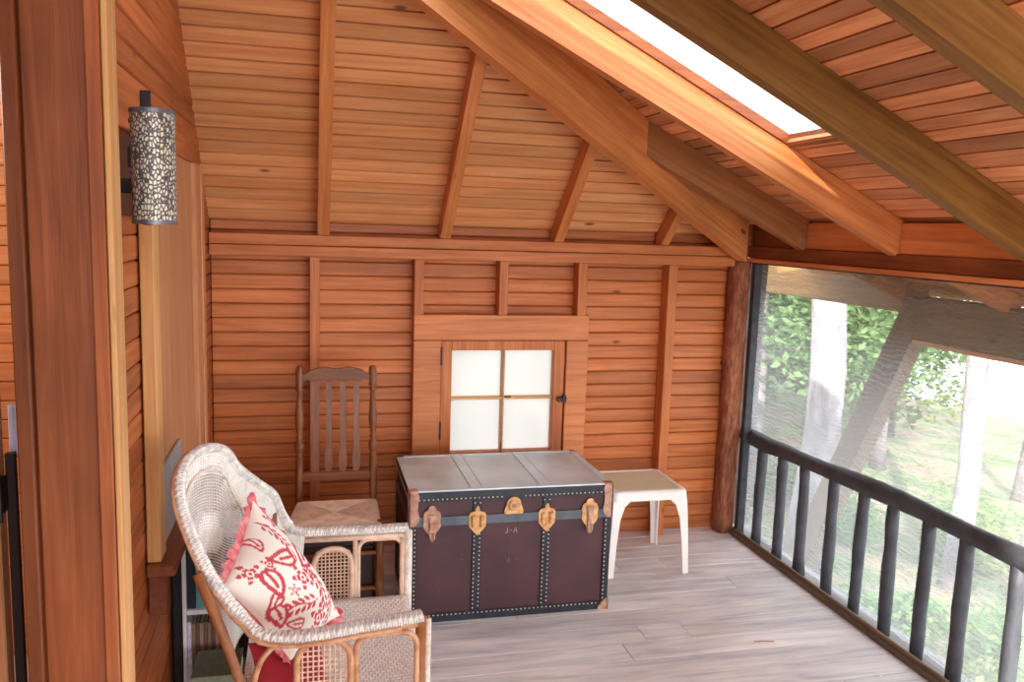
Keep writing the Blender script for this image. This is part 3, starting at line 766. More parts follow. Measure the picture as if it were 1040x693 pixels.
# ------------------------------------------------------------------ wooden rocking chair
rk = empty('rocking_chair', (.12, 3.42, 0), label='brown wooden rocking chair with turned posts and a woven rush seat', cat='chair')
def rp(x, y, z): return (x-.12, y-3.42, z)
def turned(b, p0, p1, prof, n=14):
    """prof: list of (t, radius) from p0 to p1"""
    P0, P1 = Vector(p0), Vector(p1)
    return b.tube([P0.lerp(P1, t) for t, r in prof], [r for t, r in prof], n)
for s, xt, xb in ((-1, -.036, -.040), (1, .275, .281)):
    b = MB()
    prof = [(0, .012), (.02, .016), (.25, .016), (.44, .017), (.50, .0175), (.575, .017), (.58, .010), (.588, .018), (.597, .010), (.610, .018), (.635, .021), (.655, .015), (.664, .009), (.673, .018), (.682, .009), (.70, .0135), (.76, .0190), (.84, .0125), (.88, .0095), (.889, .018), (.899, .009), (.910, .0185), (.92, .015), (.94, .017), (.965, .0175), (.988, .0165), (.996, .013), (1, .005)]
    turned(b, rp(xb, 3.56, .04), rp(xt, 3.655, .985), prof); b.build('back_post', W['chairz'], rk, smooth=True)
    b = MB()
    prof = [(0, .012), (.1, .016), (.3, .019), (.33, .014), (.36, .020), (.55, .014), (.7, .019), (.73, .014), (.78, .018), (.97, .018), (1, .012)]
    turned(b, rp(xb-(.04 if s < 0 else -.0), 3.27, .045), rp(xb-(.04 if s < 0 else -.0), 3.27, .415), prof); b.build('front_leg', W['chairz'], rk, smooth=True)
    b = MB(); pts = []
    for q in range(15):
        t = q/14; y_ = 3.12+t*.68; pts.append(rp(xb-(.03*(1-t) if s < 0 else 0), y_, .024+.32*(t-.42)**2))
    b.tube(pts, .014, 8, flat=1.25); b.build('rocker', W['chairy'], rk, smooth=True)
    b = MB(); b.tube([rp(xb-(.04 if s < 0 else 0), 3.27, .22), rp(xb, 3.565, .22)], [.009, .009], 8); b.build('side_stretcher', W['chairy'], rk, smooth=True)
def yb(z): return 3.56+(z-.04)*.1005
# crest rail with scalloped top
b = MB(); topz = []
n = 28
up_, lo_ = [], []
for k in range(n+1):
    t = k/n; x_ = -.036+.311*t
    e_ = min(t, 1-t)
    zt = .945+.030*(1-math.exp(-((e_/.13)**3))) + .004*math.cos(t*6*PI)*(1 if e_ > .1 else 0)
    zl = .918 + .010*abs(math.sin(t*5*PI))*(1 if e_ > .1 else 0) - .006*(e_ > .12)
    up_.append((x_-.12, zt)); lo_.append((x_-.12, zl))
b.prism(up_+lo_[::-1], yb(.94)-3.42-.010, yb(.94)-3.42+.008); b.build('crest_rail', W['chairx'], rk)
b = MB(); b.box(-.04-.12, .28-.12, yb(.51)-3.42-.010, yb(.51)-3.42+.010, .484, .524, .6, .004); b.build('lower_back_rail', W['chairx'], rk)
for x_ in (.030, .087, .147, .205):
    b = MB(); prof = [(.515, .0105), (.56, .0165), (.60, .017), (.63, .011), (.645, .0125), (.75, .0125), (.86, .0135), (.925, .0115)]
    lo_ = [(x_-.12-r_, z_) for z_, r_ in prof]; up_ = [(x_-.12+r_, z_) for z_, r_ in prof]
    i0 = len(b.v)
    poly = lo_+up_[::-1]
    vs = [(a, yb(z_)-3.42-.004, z_) for a, z_ in poly]+[(a, yb(z_)-3.42+.004, z_) for a, z_ in poly]
    m_ = len(prof); fs = []
    for k in range(m_-1):
        fs += [(k, k+1, 2*m_-2-k, 2*m_-1-k), (2*m_+k, 2*m_+2*m_-1-k, 2*m_+2*m_-2-k, 2*m_+k+1), (k, 2*m_+k, 2*m_+k+1, k+1), (2*m_-1-k, 2*m_-2-k, 4*m_-2-k, 4*m_-1-k)]
    b.add(vs, fs); b.build('slat', W['chairz'], rk)
for z_ in (.13, .28):
    b = MB(); b.tube([rp(-.08, 3.27, z_), rp(.281, 3.27, z_)], .009, 8); b.build('front_stretcher', W['chairx'], rk, smooth=True)
b = MB(); b.tube([rp(-.04, 3.565, .2), rp(.281, 3.565, .2)], .009, 8); b.build('rear_stretcher', W['chairx'], rk, smooth=True)
# rush seat: four triangular weave fields, cords as ridges
m, nt, out = newmat('rush_weave'); L = nt.links.new
p = N(nt, 'ShaderNodeBsdfPrincipled'); p.inputs['Roughness'].default_value = .75
tc = N(nt, 'ShaderNodeTexCoord'); n1 = N(nt, 'ShaderNodeTexNoise'); n1.inputs['Scale'].default_value = 26; n1.inputs['Detail'].default_value = 6; L(tc.outputs['Object'], n1.inputs['Vector'])
r1 = ramp(nt, [(.3, rgb((214, 184, 156))), (.5, rgb((236, 212, 186))), (.7, rgb((244, 226, 206)))]); L(n1.outputs['Fac'], r1.inputs[0]); L(r1.outputs[0], p.inputs['Base Color']); L(p.outputs[0], out.inputs[0]); M_rush = m
b = MB(); A = [(-.215, -.20), (.165, -.20), (.17, .135), (-.165, .135)]
nr_ = 26; cz = .405
for side in range(4):
    a, c = Vector((*A[side], 0)), Vector((*A[(side+1) % 4], 0)); ce = Vector((-.015, -.03, 0))
    for k in range(nr_):
        t0, t1 = k/nr_, (k+1)/nr_
        p0, p1 = a.lerp(ce, t0), c.lerp(ce, t0); q0, q1 = a.lerp(ce, t1), c.lerp(ce, t1)
        m0, m1 = (p0+q0)/2, (p1+q1)/2; z_ = cz+.012*min(1, (k+1)/4)-.004*(t0**2)
        zz = Vector((0, 0, z_)); dz = Vector((0, 0, .0018))
        b.add([p0+zz, p1+zz, m1+zz+dz, m0+zz+dz, q1+zz, q0+zz], [(0, 1, 2, 3), (3, 2, 4, 5)])
b.add([(x_, y_, cz+.003) for x_, y_ in A]+[(x_*1.0, y_*1.0, cz-.032) for x_, y_ in A], [(0, 1, 5, 4), (1, 2, 6, 5), (2, 3, 7, 6), (3, 0, 4, 7), (7, 6, 5, 4)])
b.build('rush_seat', M_rush, rk, recalc=False)
b = MB(); loop = [(-.205, -.192, cz-.012), (.157, -.192, cz-.012), (.162, .128, cz-.012), (-.158, .128, cz-.012)]
b.tube(loop, .016, 10, closed=True); b.build('seat_rail', M_rush, rk, smooth=True)

b = MB(); b.box(-.025, .262, 3.30, 3.53, 0, .30, .5, .006); b.box(-.030, .267, 3.295, 3.535, .301, .335, .5, .006)  # dark box added so the space under the seat reads as deep shade
o = b.build('shade_box', plain('under_seat_shade', rgb((50, 28, 24)), .6, 0, .3, 6)); tag(o, 'very dark box added under the rocking chair seat in place of deep shade', 'box')
# ------------------------------------------------------------------ wicker armchair
def weave(name, c_hi, c_lo, gap, su, sv, t, transp=False, attr=None):
    m, nt, out = newmat(name); L = nt.links.new
    p = N(nt, 'ShaderNodeBsdfPrincipled'); p.inputs['Roughness'].default_value = .55
    tc = N(nt, 'ShaderNodeTexCoord'); sx = N(nt, 'ShaderNodeSeparateXYZ'); L(tc.outputs['UV'], sx.inputs[0])
    def ab(sock, s):
        a = N(nt, 'ShaderNodeMath', operation='MULTIPLY'); L(sock, a.inputs[0]); a.inputs[1].default_value = s
        b_ = N(nt, 'ShaderNodeMath', operation='SINE'); L(a.outputs[0], b_.inputs[0])
        c_ = N(nt, 'ShaderNodeMath', operation='ABSOLUTE'); L(b_.outputs[0], c_.inputs[0]); return c_.outputs[0], b_.outputs[0]
    u, us = ab(sx.outputs[0], su); v, vs_ = ab(sx.outputs[1], sv)
    mxn = N(nt, 'ShaderNodeMath', operation='MAXIMUM'); L(u, mxn.inputs[0]); L(v, mxn.inputs[1])
    th = N(nt, 'ShaderNodeMath', operation='SUBTRACT'); L(mxn.outputs[0], th.inputs[0])
    if attr:
        at = N(nt, 'ShaderNodeAttribute', attribute_name=attr); mr = N(nt, 'ShaderNodeMapRange'); L(at.outputs['Fac'], mr.inputs['Value'])
        mr.inputs['To Min'].default_value = t; mr.inputs['To Max'].default_value = .88; L(mr.outputs[0], th.inputs[1])
    else: th.inputs[1].default_value = t
    sm = N(nt, 'ShaderNodeMapRange'); sm.inputs['From Min'].default_value = -.04; sm.inputs['From Max'].default_value = .08; L(th.outputs[0], sm.inputs['Value'])
    nz = N(nt, 'ShaderNodeTexNoise'); nz.inputs['Scale'].default_value = 45; nz.inputs['Detail'].default_value = 4; L(tc.outputs['Object'], nz.inputs['Vector'])
    rc_ = ramp(nt, [(.32, c_lo), (.55, c_hi)]); L(nz.outputs['Fac'], rc_.inputs[0])
    sh = N(nt, 'ShaderNodeMapRange'); sh.inputs['From Min'].default_value = t; sh.inputs['To Min'].default_value = .62; L(mxn.outputs[0], sh.inputs['Value'])
    sc2 = N(nt, 'ShaderNodeVectorMath', operation='SCALE'); L(rc_.outputs[0], sc2.inputs[0]); L(sh.outputs[0], sc2.inputs['Scale'])
    mc = N(nt, 'ShaderNodeMixRGB'); L(sm.outputs[0], mc.inputs[0]); mc.inputs[1].default_value = (*gap, 1); L(sc2.outputs[0], mc.inputs[2]); L(mc.outputs[0], p.inputs['Base Color'])
    bu = N(nt, 'ShaderNodeBump'); bu.inputs['Strength'].default_value = .5; bu.inputs['Distance'].default_value = .003
    pm = N(nt, 'ShaderNodeMath', operation='MULTIPLY'); L(us, pm.inputs[0]); L(vs_, pm.inputs[1]); ad_ = N(nt, 'ShaderNodeMath', operation='ADD'); L(pm.outputs[0], ad_.inputs[0]); L(mxn.outputs[0], ad_.inputs[1]); L(ad_.outputs[0], bu.inputs['Height']); L(bu.outputs[0], p.inputs['Normal'])
    if transp:
        tr = N(nt, 'ShaderNodeBsdfTransparent'); mix = N(nt, 'ShaderNodeMixShader'); 
        iv = N(nt, 'ShaderNodeMath', operation='SUBTRACT'); iv.inputs[0].default_value = 1; L(sm.outputs[0], iv.inputs[1])
        if attr:
            mu = N(nt, 'ShaderNodeMath', operation='MULTIPLY'); L(iv.outputs[0], mu.inputs[0]); L(at.outputs['Fac'], mu.inputs[1]); fac = mu.outputs[0]
        else: fac = iv.outputs[0]
        L(fac, mix.inputs[0]); L(p.outputs[0], mix.inputs[1]); L(tr.outputs[0], mix.inputs[2]); L(mix.outputs[0], out.inputs[0])
    else: L(p.outputs[0], out.inputs[0])
    return m
cW, cL_, cG = rgb((246, 243, 236)), rgb((230, 226, 220)), rgb((172, 164, 154))
M_wb = weave('wicker_back', cW, cL_, cG, PI/.0085, PI/.0085, .22, True, 'open')
M_ws = weave('wicker_seat', cW, cL_, cG, PI/.008, PI/.016, .14)
M_warm = weave('wicker_arm', rgb((240, 237, 230)), rgb((200, 198, 196)), rgb((160, 150, 140)), PI/.007, PI/.014, .22)
M_wrap = plain('white_wrapped_cane', rgb((226, 214, 202)), .6, 0, .12, 60, bump=.6, bscale=150)
M_tan = plain('tan_cane', rgb((206, 160, 124)), .5, 0, .2, 30, c2=rgb((170, 116, 80)))
M_pinkcane = plain('pinkish_cane', rgb((216, 186, 164)), .5, 0, .15, 30)
M_frame = plain('wicker_frame_wood', rgb((150, 96, 58)), .5, 0, .25, 20)

def grid(name, P, mat, parent, origin, uvs=None, attr=None, smooth=True, thick=0, solid_off=0):
    ni, nj = len(P), len(P[0])
    vs = [tuple(Vector(P[i][j])-Vector(origin)) for i in range(ni) for j in range(nj)]
    fs = [(i*nj+j, (i+1)*nj+j, (i+1)*nj+j+1, i*nj+j+1) for i in range(ni-1) for j in range(nj-1)]
    me = bpy.data.meshes.new(name); me.from_pydata(vs, [], fs)
    uv = me.uv_layers.new(name='UVMap')
    # uv = arc lengths in metres
    U = [[0]*nj for _ in range(ni)]; Vv = [[0]*nj for _ in range(ni)]
    jm, im = nj//2, ni//2
    for i in range(1, ni):
        d = (Vector(P[i][jm])-Vector(P[i-1][jm])).length
        for j in range(nj): U[i][j] = U[i-1][j]+d
    for j in range(1, nj):
        d = (Vector(P[im][j])-Vector(P[im][j-1])).length
        for i in range(ni): Vv[i][j] = Vv[i][j-1]+d
    for poly in me.polygons:
        for li in poly.loop_indices:
            vi = me.loops[li].vertex_index; i, j = divmod(vi, nj); uv.data[li].uv = (U[i][j], Vv[i][j]) if uvs is None else uvs(i, j)
    if attr:
        for an, typ, fn in attr:
            a = me.attributes.new(an, typ, 'POINT')
            if typ == 'FLOAT': a.data.foreach_set('value', [fn(i, j) for i in range(ni) for j in range(nj)])
            else:
                fl_ = []
                for i in range(ni):
                    for j in range(nj): fl_ += [*fn(i, j), 1.0]
                a.data.foreach_set('color', fl_)
    for p in me.polygons: p.use_smooth = smooth
    me.materials.append(mat)
    o = bpy.data.objects.new(name, me); C.objects.link(o)
    if parent: o.parent = parent
    else: o.location = origin
    if thick:
        md = o.modifiers.new('s', 'SOLIDIFY'); md.thickness = thick; md.offset = solid_off
    return o
def crom(pts, n):
    """Catmull-Rom resample to n points, uniform arc length"""
    P = [Vector(p) for p in pts]; P = [P[0]*2-P[1]]+P+[P[-1]*2-P[-2]]; out_ = []
    for i in range(1, len(P)-2):
        for k in range(12):
            t = k/12; a, b_, c, d = P[i-1], P[i], P[i+1], P[i+2]
            out_.append(.5*((2*b_)+(c-a)*t+(2*a-5*b_+4*c-d)*t*t+(3*b_-a-3*c+d)*t**3))
    out_.append(P[-2])
    ln = [0]
    for i in range(1, len(out_)): ln.append(ln[-1]+(out_[i]-out_[i-1]).length)
    res_ = []; k = 0
    for q in range(n):
        s = ln[-1]*q/(n-1)
        while k < len(ln)-2 and ln[k+1] < s: k += 1
        t = (s-ln[k])/max(1e-9, ln[k+1]-ln[k]); res_.append(out_[k].lerp(out_[k+1], min(1, t)))
    return res_
WO = (0.03, 2.33, 0.0)
wk = empty('wicker_armchair', WO, label='white painted wicker armchair with a fan shaped back and caned side panels', cat='chair')
def wv_(p): return (p[0]-WO[0], p[1]-WO[1], p[2]-WO[2])
rim = [(-.10, 2.00, .598), (-.145, 2.03, .620), (-.20, 2.06, .68), (-.25, 2.08, .76), (-.29, 2.10, .86), (-.31, 2.13, .93), (-.302, 2.185, .983), (-.265, 2.26, 1.0), (-.225, 2.345, .972), (-.197, 2.41, .905), (-.155, 2.49, .838), (-.105, 2.575, .765), (-.085, 2.62, .69), (-.06, 2.645, .635), (-.01, 2.655, .612)]
bot = [(-.095, 2.01, .590), (-.14, 2.04, .605), (-.185, 2.085, .64), (-.21, 2.13, .62), (-.215, 2.18, .54), (-.21, 2.25, .44), (-.21, 2.33, .37), (-.205, 2.40, .37), (-.195, 2.46, .37), (-.175, 2.52, .37), (-.14, 2.57, .37), (-.09, 2.61, .37), (-.03, 2.63, .37)]
nu, nv = 61, 41
RT, RB = crom(rim, nu), crom(bot, nu)
P = []
for i in range(nu):
    row = []
    for j in range(nv):
        t = j/(nv-1); q = RB[i].lerp(RT[i], t)
        bow = math.sin(PI*t)*.02*math.sin(PI*i/(nu-1)); q = q+Vector((-bow, 0, 0))
        row.append(q)
    P.append(row)
def openf(i, j):
    a, c = (i/(nu-1)-.50)/.235, (j/(nv-1)-.60)/.29
    r_ = math.sqrt(a*a+c*c); return 1.0 if r_ < 1 and r_ > .30 else 0.0
back = grid('woven_back', P, M_wb, wk, WO, attr=[('open', 'FLOAT', openf)], thick=.003)
# raised ring round the openwork oval
ring = []
for k in range(40):
    a = 2*PI*k/40; fi = (.50+.245*math.cos(a))*(nu-1); fj = min(nv-1.01, (.60+.305*math.sin(a))*(nv-1)); i_, j_ = int(fi), int(fj)
    q = P[i_][j_].lerp(P[min(nu-1, i_+1)][j_], fi-i_); q = q.lerp(P[i_][min(nv-1, j_+1)], (fj-j_)*.9); ring.append(wv_(q+Vector((.006, 0, 0))))
b = MB(); b.tube(ring, .006, 6, closed=True); b.build('oval_braid', M_wrap, wk, smooth=True)
# rolled rim and arms: wide flat woven strip following one line arm-back-arm
line = [(.285, 2.035, .60), (.13, 2.01, .597), (.0, 1.99, .594)]+rim+[(.08, 2.665, .607), (.20, 2.668, .603), (.322, 2.668, .604)]
CL = crom(line, 130)
def frame_strip(CL, wf, off=0.0):
    P = []
    ctr = Vector((.02, 2.33, .6))
    for k, p in enumerate(CL):
        d = (CL[min(k+1, len(CL)-1)]-CL[max(k-1, 0)]).normalized()
        # outward direction: for the arms horizontal, for the fan mostly up/back
        w_, h_ = wf(k/(len(CL)-1))
        out_ = Vector((0, p.y-2.33, 0)).normalized() if abs(p.y-2.33) > .2 else Vector((-1, 0, 0))
        inw = out_ - d*out_.dot(d)
        if p.z > .63: 
            o2 = Vector((-.9, 0, .0)); inw = o2-d*o2.dot(d)
        inw.normalize(); up_ = d.cross(inw).normalized()
        if p.z < .64 and up_.z < 0: up_ = -up_
        ring_ = []
        for q in range(13):
            a = 2*PI*q/12; ring_.append(p+inw*(w_*math.cos(a))+up_*(h_*math.sin(a)))
        P.append(ring_)
    return P
def wf(t):
    e = min(t, 1-t)
    if e < .26: w_ = .027-.012*max(0, (e-.16)/.10) if e > .16 else .027
    else: w_ = .015
    return w_, .013
P2 = frame_strip(CL, wf)
grid('rolled_arm_rim', P2, M_warm, wk, WO)
for end in (P2[0], P2[-1]):
    b = MB(); c_ = sum((Vector(q) for q in end[:12]), Vector())/12
    b.add([wv_(c_)]+[wv_(q) for q in end[:12]], [(0, k+1, (k+1) % 12+1) for k in range(12)]); b.build('arm_end_cap', M_wrap, wk)
# tan cane piping on the outside of the rim
b = MB(); pp = []
for k in range(4, 126, 2):
    r_ = P2[k]; pp.append(wv_(Vector(r_[0])+Vector((0, 0, -.012 if CL[k].z < .64 else 0))))
b.tube(pp, .006, 6); b.build('outer_piping', M_tan, wk, smooth=True)
# arm rails below the strips
for y_, x1_, nm in ((2.018, .285, 'near'), (2.665, .322, 'far')):
    b = MB(); b.tube([wv_((-.06, y_, .578)), wv_((x1_, y_+(.018 if nm == 'near' else 0), .578))], .0095, 8); b.build('arm_rail', M_pinkcane if nm == 'far' else M_tan, wk, smooth=True)
# legs
for (x_, y_, z1, mat, lab) in ((.285, 2.038, .60, M_frame, None), (.322, 2.665, .60, M_wrap, None)):
    b = MB(); b.tube([wv_((x_, y_, 0)), wv_((x_, y_, z1-.006))], .0155, 10); b.build('front_leg', mat, wk, smooth=True)
b = MB(); b.tube([wv_((.300, 2.034, 0)), wv_((.302, 2.034, .59))], .0085, 8); b.build('white_leg_strip', M_wrap, wk, smooth=True)
b = MB(); b.tube([wv_((.303, 2.660, .28)), wv_((.303, 2.660, .575))], .008, 8); b.build('white_leg_strip', M_pinkcane, wk, smooth=True)
b = MB(); b.tube([wv_((-.262, 2.058, .74)), wv_((-.205, 2.032, .60)), wv_((-.135, 2.02, .38)), wv_((-.13, 2.02, 0))], .0125, 10); b.build('rear_leg', M_frame, wk, smooth=True)
b = MB(); b.tube([wv_((-.11, 2.60, .70)), wv_((-.10, 2.60, .38)), wv_((-.13, 2.60, 0))], .0155, 10); b.build('rear_leg', M_frame, wk, smooth=True)
# curved stay between rear leg and arm
b = MB(); b.tube([wv_(q) for q in crom([(-.135, 2.01, .36), (-.13, 2.01, .47), (-.105, 2.01, .54), (-.06, 2.01, .575)], 14)], .0075, 8); b.build('side_stay', M_tan, wk, smooth=True)
# caned side panels
def cane_panel(x0, x1, z0, z1, y_, r, mat, cellx, nm='cane_panel'):
    b = MB(); xs_ = [x0+(x1-x0)*k/cellx for k in range(1, cellx)]
    nz = int((z1-z0)/((x1-x0)/cellx)); rr_ = min(.03, (x1-x0)*.3)
    def lim(v, a0, a1, c0, c1):
        d_ = min(v-a0, a1-v); ins = 0 if d_ > rr_ else rr_-math.sqrt(max(0, rr_**2-(rr_-d_)**2)); return c0+ins, c1-ins
    for x_ in xs_:
        a, c = lim(x_, x0, x1, z0, z1); b.tube([wv_((x_, y_, a)), wv_((x_, y_, c))], .0021, 4, flat=1.0)
    for k in range(1, nz):
        z_ = z0+(z1-z0)*k/nz; a, c = lim(z_, z0, z1, x0, x1); b.tube([wv_((a, y_+.002, z_)), wv_((c, y_+.002, z_))], .0021, 4, flat=1.0)
    o = b.build(nm, M_pinkcane, wk)
    b = MB(); b.tube([wv_((p_[0], y_, p_[1])) for p_ in rrect(x0, x1, z0, z1, min(.055, (x1-x0)*.45), 6)], r, 8, closed=True); b.build('cane_panel_frame', mat, wk, smooth=True)
cane_panel(.018, .140, .335, .545, 2.665, .009, M_pinkcane, 10)
cane_panel(-.028, .105, .30, .562, 2.02, .009, M_tan, 10)
b = MB(); b.tube([wv_((p_[0], 2.665, p_[1])) for p_ in rrect(.160, .305, .325, .570, .035, 6)], .0075, 8, closed=True); b.build('open_arm_frame', M_pinkcane, wk, smooth=True)
b = MB(); b.tube([wv_((.150, 2.665, .33)), wv_((.150, 2.665, .575))], .008, 8); b.build('arm_post', M_pinkcane, wk, smooth=True)
b = MB(); b.tube([wv_((p_[0], 2.022, p_[1])) for p_ in rrect(.118, .272, .30, .565, .035, 6)], .0075, 8, closed=True); b.build('open_arm_frame', M_tan, wk, smooth=True)
# seat
P = []
for i in range(21):
    row = []
    for j in range(21):
        a, c = i/20, j/20; y_ = 2.045+(.60)*c; x0_ = -.17; x_ = x0_+(.305+.02*c-x0_)*a
        row.append(Vector((x_, y_, .372-.012*math.sin(PI*a)*math.sin(PI*c))))
    P.append(row)
grid('woven_seat', P, M_ws, wk, WO, thick=.012)
b = MB(); b.tube([wv_(q) for q in ((-.16, 2.04, .362), (.30, 2.04, .362), (.318, 2.655, .362), (-.12, 2.62, .362))], .013, 8, closed=True); b.build('seat_rail', M_wrap, wk, smooth=True)
P = [[Vector((.306+.016*(i/12), 2.06+.59*i/12, .355-.13*j/6*(1-.35*math.sin(PI*i/12)))) for j in range(7)] for i in range(13)]
grid('front_apron', P, M_ws, wk, WO, thick=.006)

# ------------------------------------------------------------------ cushions
RED = rgb((200, 70, 84)); CRM = rgb((244, 240, 230)); PNK = rgb((214, 96, 108))
def motif(u, v):
    """red printed shapes on the cream cloth; u,v in 0..1"""
    def loc(cx, cy, a, s):
        du, dv = u-cx, v-cy; c, s_ = math.cos(a), math.sin(a); return (du*c+dv*s_)/s, (-du*s_+dv*c)/s
    best = 0
    # leaf outlines / paisleys: (cx, cy, angle, size, kind)
    for cx, cy, a, s, k in ((.30, .76, .4, .115, 1), (.60, .70, 1.9, .12, 3), (.44, .53, .9, .10, 2), (.24, .50, 2.2, .105, 1), (.62, .42, .2, .13, 3), (.40, .27, 1.4, .12, 1), (.82, .60, 1.2, .12, 2), (.80, .30, .7, .12, 3), (.60, .13, 2.4, .09, 2), (.14, .27, .3, .09, 3), (.10, .80, 1.0, .09, 2), (.55, .92, .2, .09, 1), (.86, .87, 2.0, .09, 3), (.13, .09, .2, .07, 2), (.88, .08, .8, .07, 1), (.17, .63, .3, .06, 2), (.42, .88, 1.1, .07, 1), (.70, .86, 2.2, .07, 1), (.05, .48, .9, .06, 1), (.47, .40, 2.5, .06, 2), (.29, .11, 1.3, .07, 3), (.74, .20, .1, .06, 1), (.95, .45, 1.0, .06, 2), (.45, .70, .2, .05, 2), (.30, .38, .6, .05, 1)):
        x_, y_ = loc(cx, cy, a, s*1.28)
        if abs(x_) > 1.3 or abs(y_) > 1.3: continue
        if k == 1:      # paisley drop ring
            w_ = .55*math.sqrt(max(0, 1-x_*x_))*(1-.55*x_); d_ = abs(y_-.15*x_*x_)
            if abs(x_) < 1 and d_ < w_ and (d_ > w_-.24 or abs(x_) > .78 or (d_ < .10 and x_ < .3)): return 1
        elif k == 2:    # blossom
            r_ = math.hypot(x_, y_); th = math.atan2(y_, x_); R1 = .62+.3*math.cos(5*th)
            if .26 < r_ < R1 and not (.50 < r_ < .60): return 1
            if r_ < .12: return 1
        else:           # leafy sprig
            if abs(y_-.12*math.sin(3*x_)) < .055 and abs(x_) < 1.1: return 1
            for q in (-.75, -.35, .05, .45, .85):
                for sg in (-1, 1):
                    ex, ey = x_-q-.14, sg*y_-.26; c, s_ = .76, .65; a_, b_ = ex*c+ey*s_, -ex*s_+ey*c
                    if (a_/.24)**2+(b_/.10)**2 < 1: return 1
    return 0
m, nt, out = newmat('printed_cotton'); L = nt.links.new
p = N(nt, 'ShaderNodeBsdfPrincipled'); p.inputs['Roughness'].default_value = .85; at = N(nt, 'ShaderNodeAttribute', attribute_name='print')
tc = N(nt, 'ShaderNodeTexCoord'); nz = N(nt, 'ShaderNodeTexNoise'); nz.inputs['Scale'].default_value = 260; L(tc.outputs['Object'], nz.inputs['Vector'])
bu = N(nt, 'ShaderNodeBump'); bu.inputs['Strength'].default_value = .2; bu.inputs['Distance'].default_value = .002; L(nz.outputs['Fac'], bu.inputs['Height']); L(bu.outputs[0], p.inputs['Normal'])
L(at.outputs['Color'], p.inputs['Base Color']); L(p.outputs[0], out.inputs[0]); M_print = m
m, nt, out = newmat('red_cotton'); L = nt.links.new
p = N(nt, 'ShaderNodeBsdfPrincipled'); p.inputs['Roughness'].default_value = .9; p.inputs['Base Color'].default_value = (*rgb((150, 26, 40)), 1)
tc = N(nt, 'ShaderNodeTexCoord'); nz = N(nt, 'ShaderNodeTexNoise'); nz.inputs['Scale'].default_value = 9; L(tc.outputs['Object'], nz.inputs['Vector']); bu = N(nt, 'ShaderNodeBump'); bu.inputs['Strength'].default_value = .3; L(nz.outputs['Fac'], bu.inputs['Height']); L(bu.outputs[0], p.inputs['Normal'])
L(p.outputs[0], out.inputs[0]); M_red = m
def cushion(name, corners, thick, mat, col, label, cat, n=110, sag=.05):
    A, B, Cc, D = [Vector(c) for c in corners]; ctr = (A+B+Cc+D)/4; nrm = (B-A).cross(D-A).normalized()
    if nrm.x < 0: nrm = -nrm
    root = empty(name, ctr, label=label, cat=cat)
    for side, nm in ((1, 'front_cover'), (-1, 'back_cover')):
        P = []
        for i in range(n):
            row = []
            for j in range(n):
                u, v = i/(n-1), j/(n-1)
                # sides pulled in slightly between the corners
                uu = u+(.5-u)*sag*math.sin(PI*v)**1*4*abs(u-.5)*.9; vv = v+(.5-v)*sag*math.sin(PI*u)*4*abs(v-.5)*.9
                q = (A*(1-uu)+D*uu)*(1-vv)+(B*(1-uu)+Cc*uu)*vv
                h_ = thick*(math.sin(PI*u)**.55)*(math.sin(PI*v)**.55)
                h_ += .004*math.sin(9*u+4*v)*math.sin(PI*u)*math.sin(PI*v)
                row.append(q+nrm*h_*side*(1 if side > 0 else .7))
            P.append(row)
        grid(nm, P, mat, root, ctr, attr=[('print', 'FLOAT_COLOR', (lambda i, j: col(i/(n-1), j/(n-1))))])
    return root, (A, B, Cc, D, nrm, ctr)
def colr(u, v):
    return RED if motif(u, v) else CRM
pil, (A, B, Cc, D, nrm, ctr) = cushion('throw_pillow', [(-.150, 2.35, .825), (-.212, 2.145, .665), (-.045, 2.14, .45), (.09, 2.37, .455)], .115, M_print, colr, 'cream pillow printed with red leaves and paisleys, leaning in the white wicker chair', 'pillow')
# ruffle round the edge
b = MB(); E4 = [A, B, Cc, D, A]; NR = 46; sag = .05
loopP = []
for e in range(4):
    P0, P1 = E4[e], E4[e+1]
    for k in range(NR): loopP.append(P0.lerp(P1, k/NR) + (ctr-P0.lerp(P1, k/NR))*(.05*math.sin(PI*k/NR)*1.0))
nL = len(loopP); vs = []; 
for k, p in enumerate(loopP):
    o_ = (p-ctr).normalized(); w_ = .024+.005*math.sin(k*.9); wob = .008*math.sin(k*1.35)
    vs += [p-o_*.004, p+o_*w_*.5+nrm*wob*.6, p+o_*w_+nrm*wob]
fs = []
for k in range(nL):
    k2 = (k+1) % nL
    for q in (0, 1): fs.append((3*k+q, 3*k2+q, 3*k2+q+1, 3*k+q+1))
M_ruf = plain('ruffle_cotton', rgb((190, 58, 74)), .9, 0, .1, 34, c2=rgb((222, 150, 150)))
b.add([v-ctr for v in vs], fs); b.build('ruffle', M_ruf, pil, smooth=True)
cushion('seat_cushion', [(-.155, 2.16, .50), (-.125, 2.09, .385), (.055, 2.09, .38), (.03, 2.34, .42)], .05, M_red, lambda u, v: (1, 0, 0), 'plump dark red cushion squeezed under the printed pillow in the wicker chair', 'cushion', n=30)

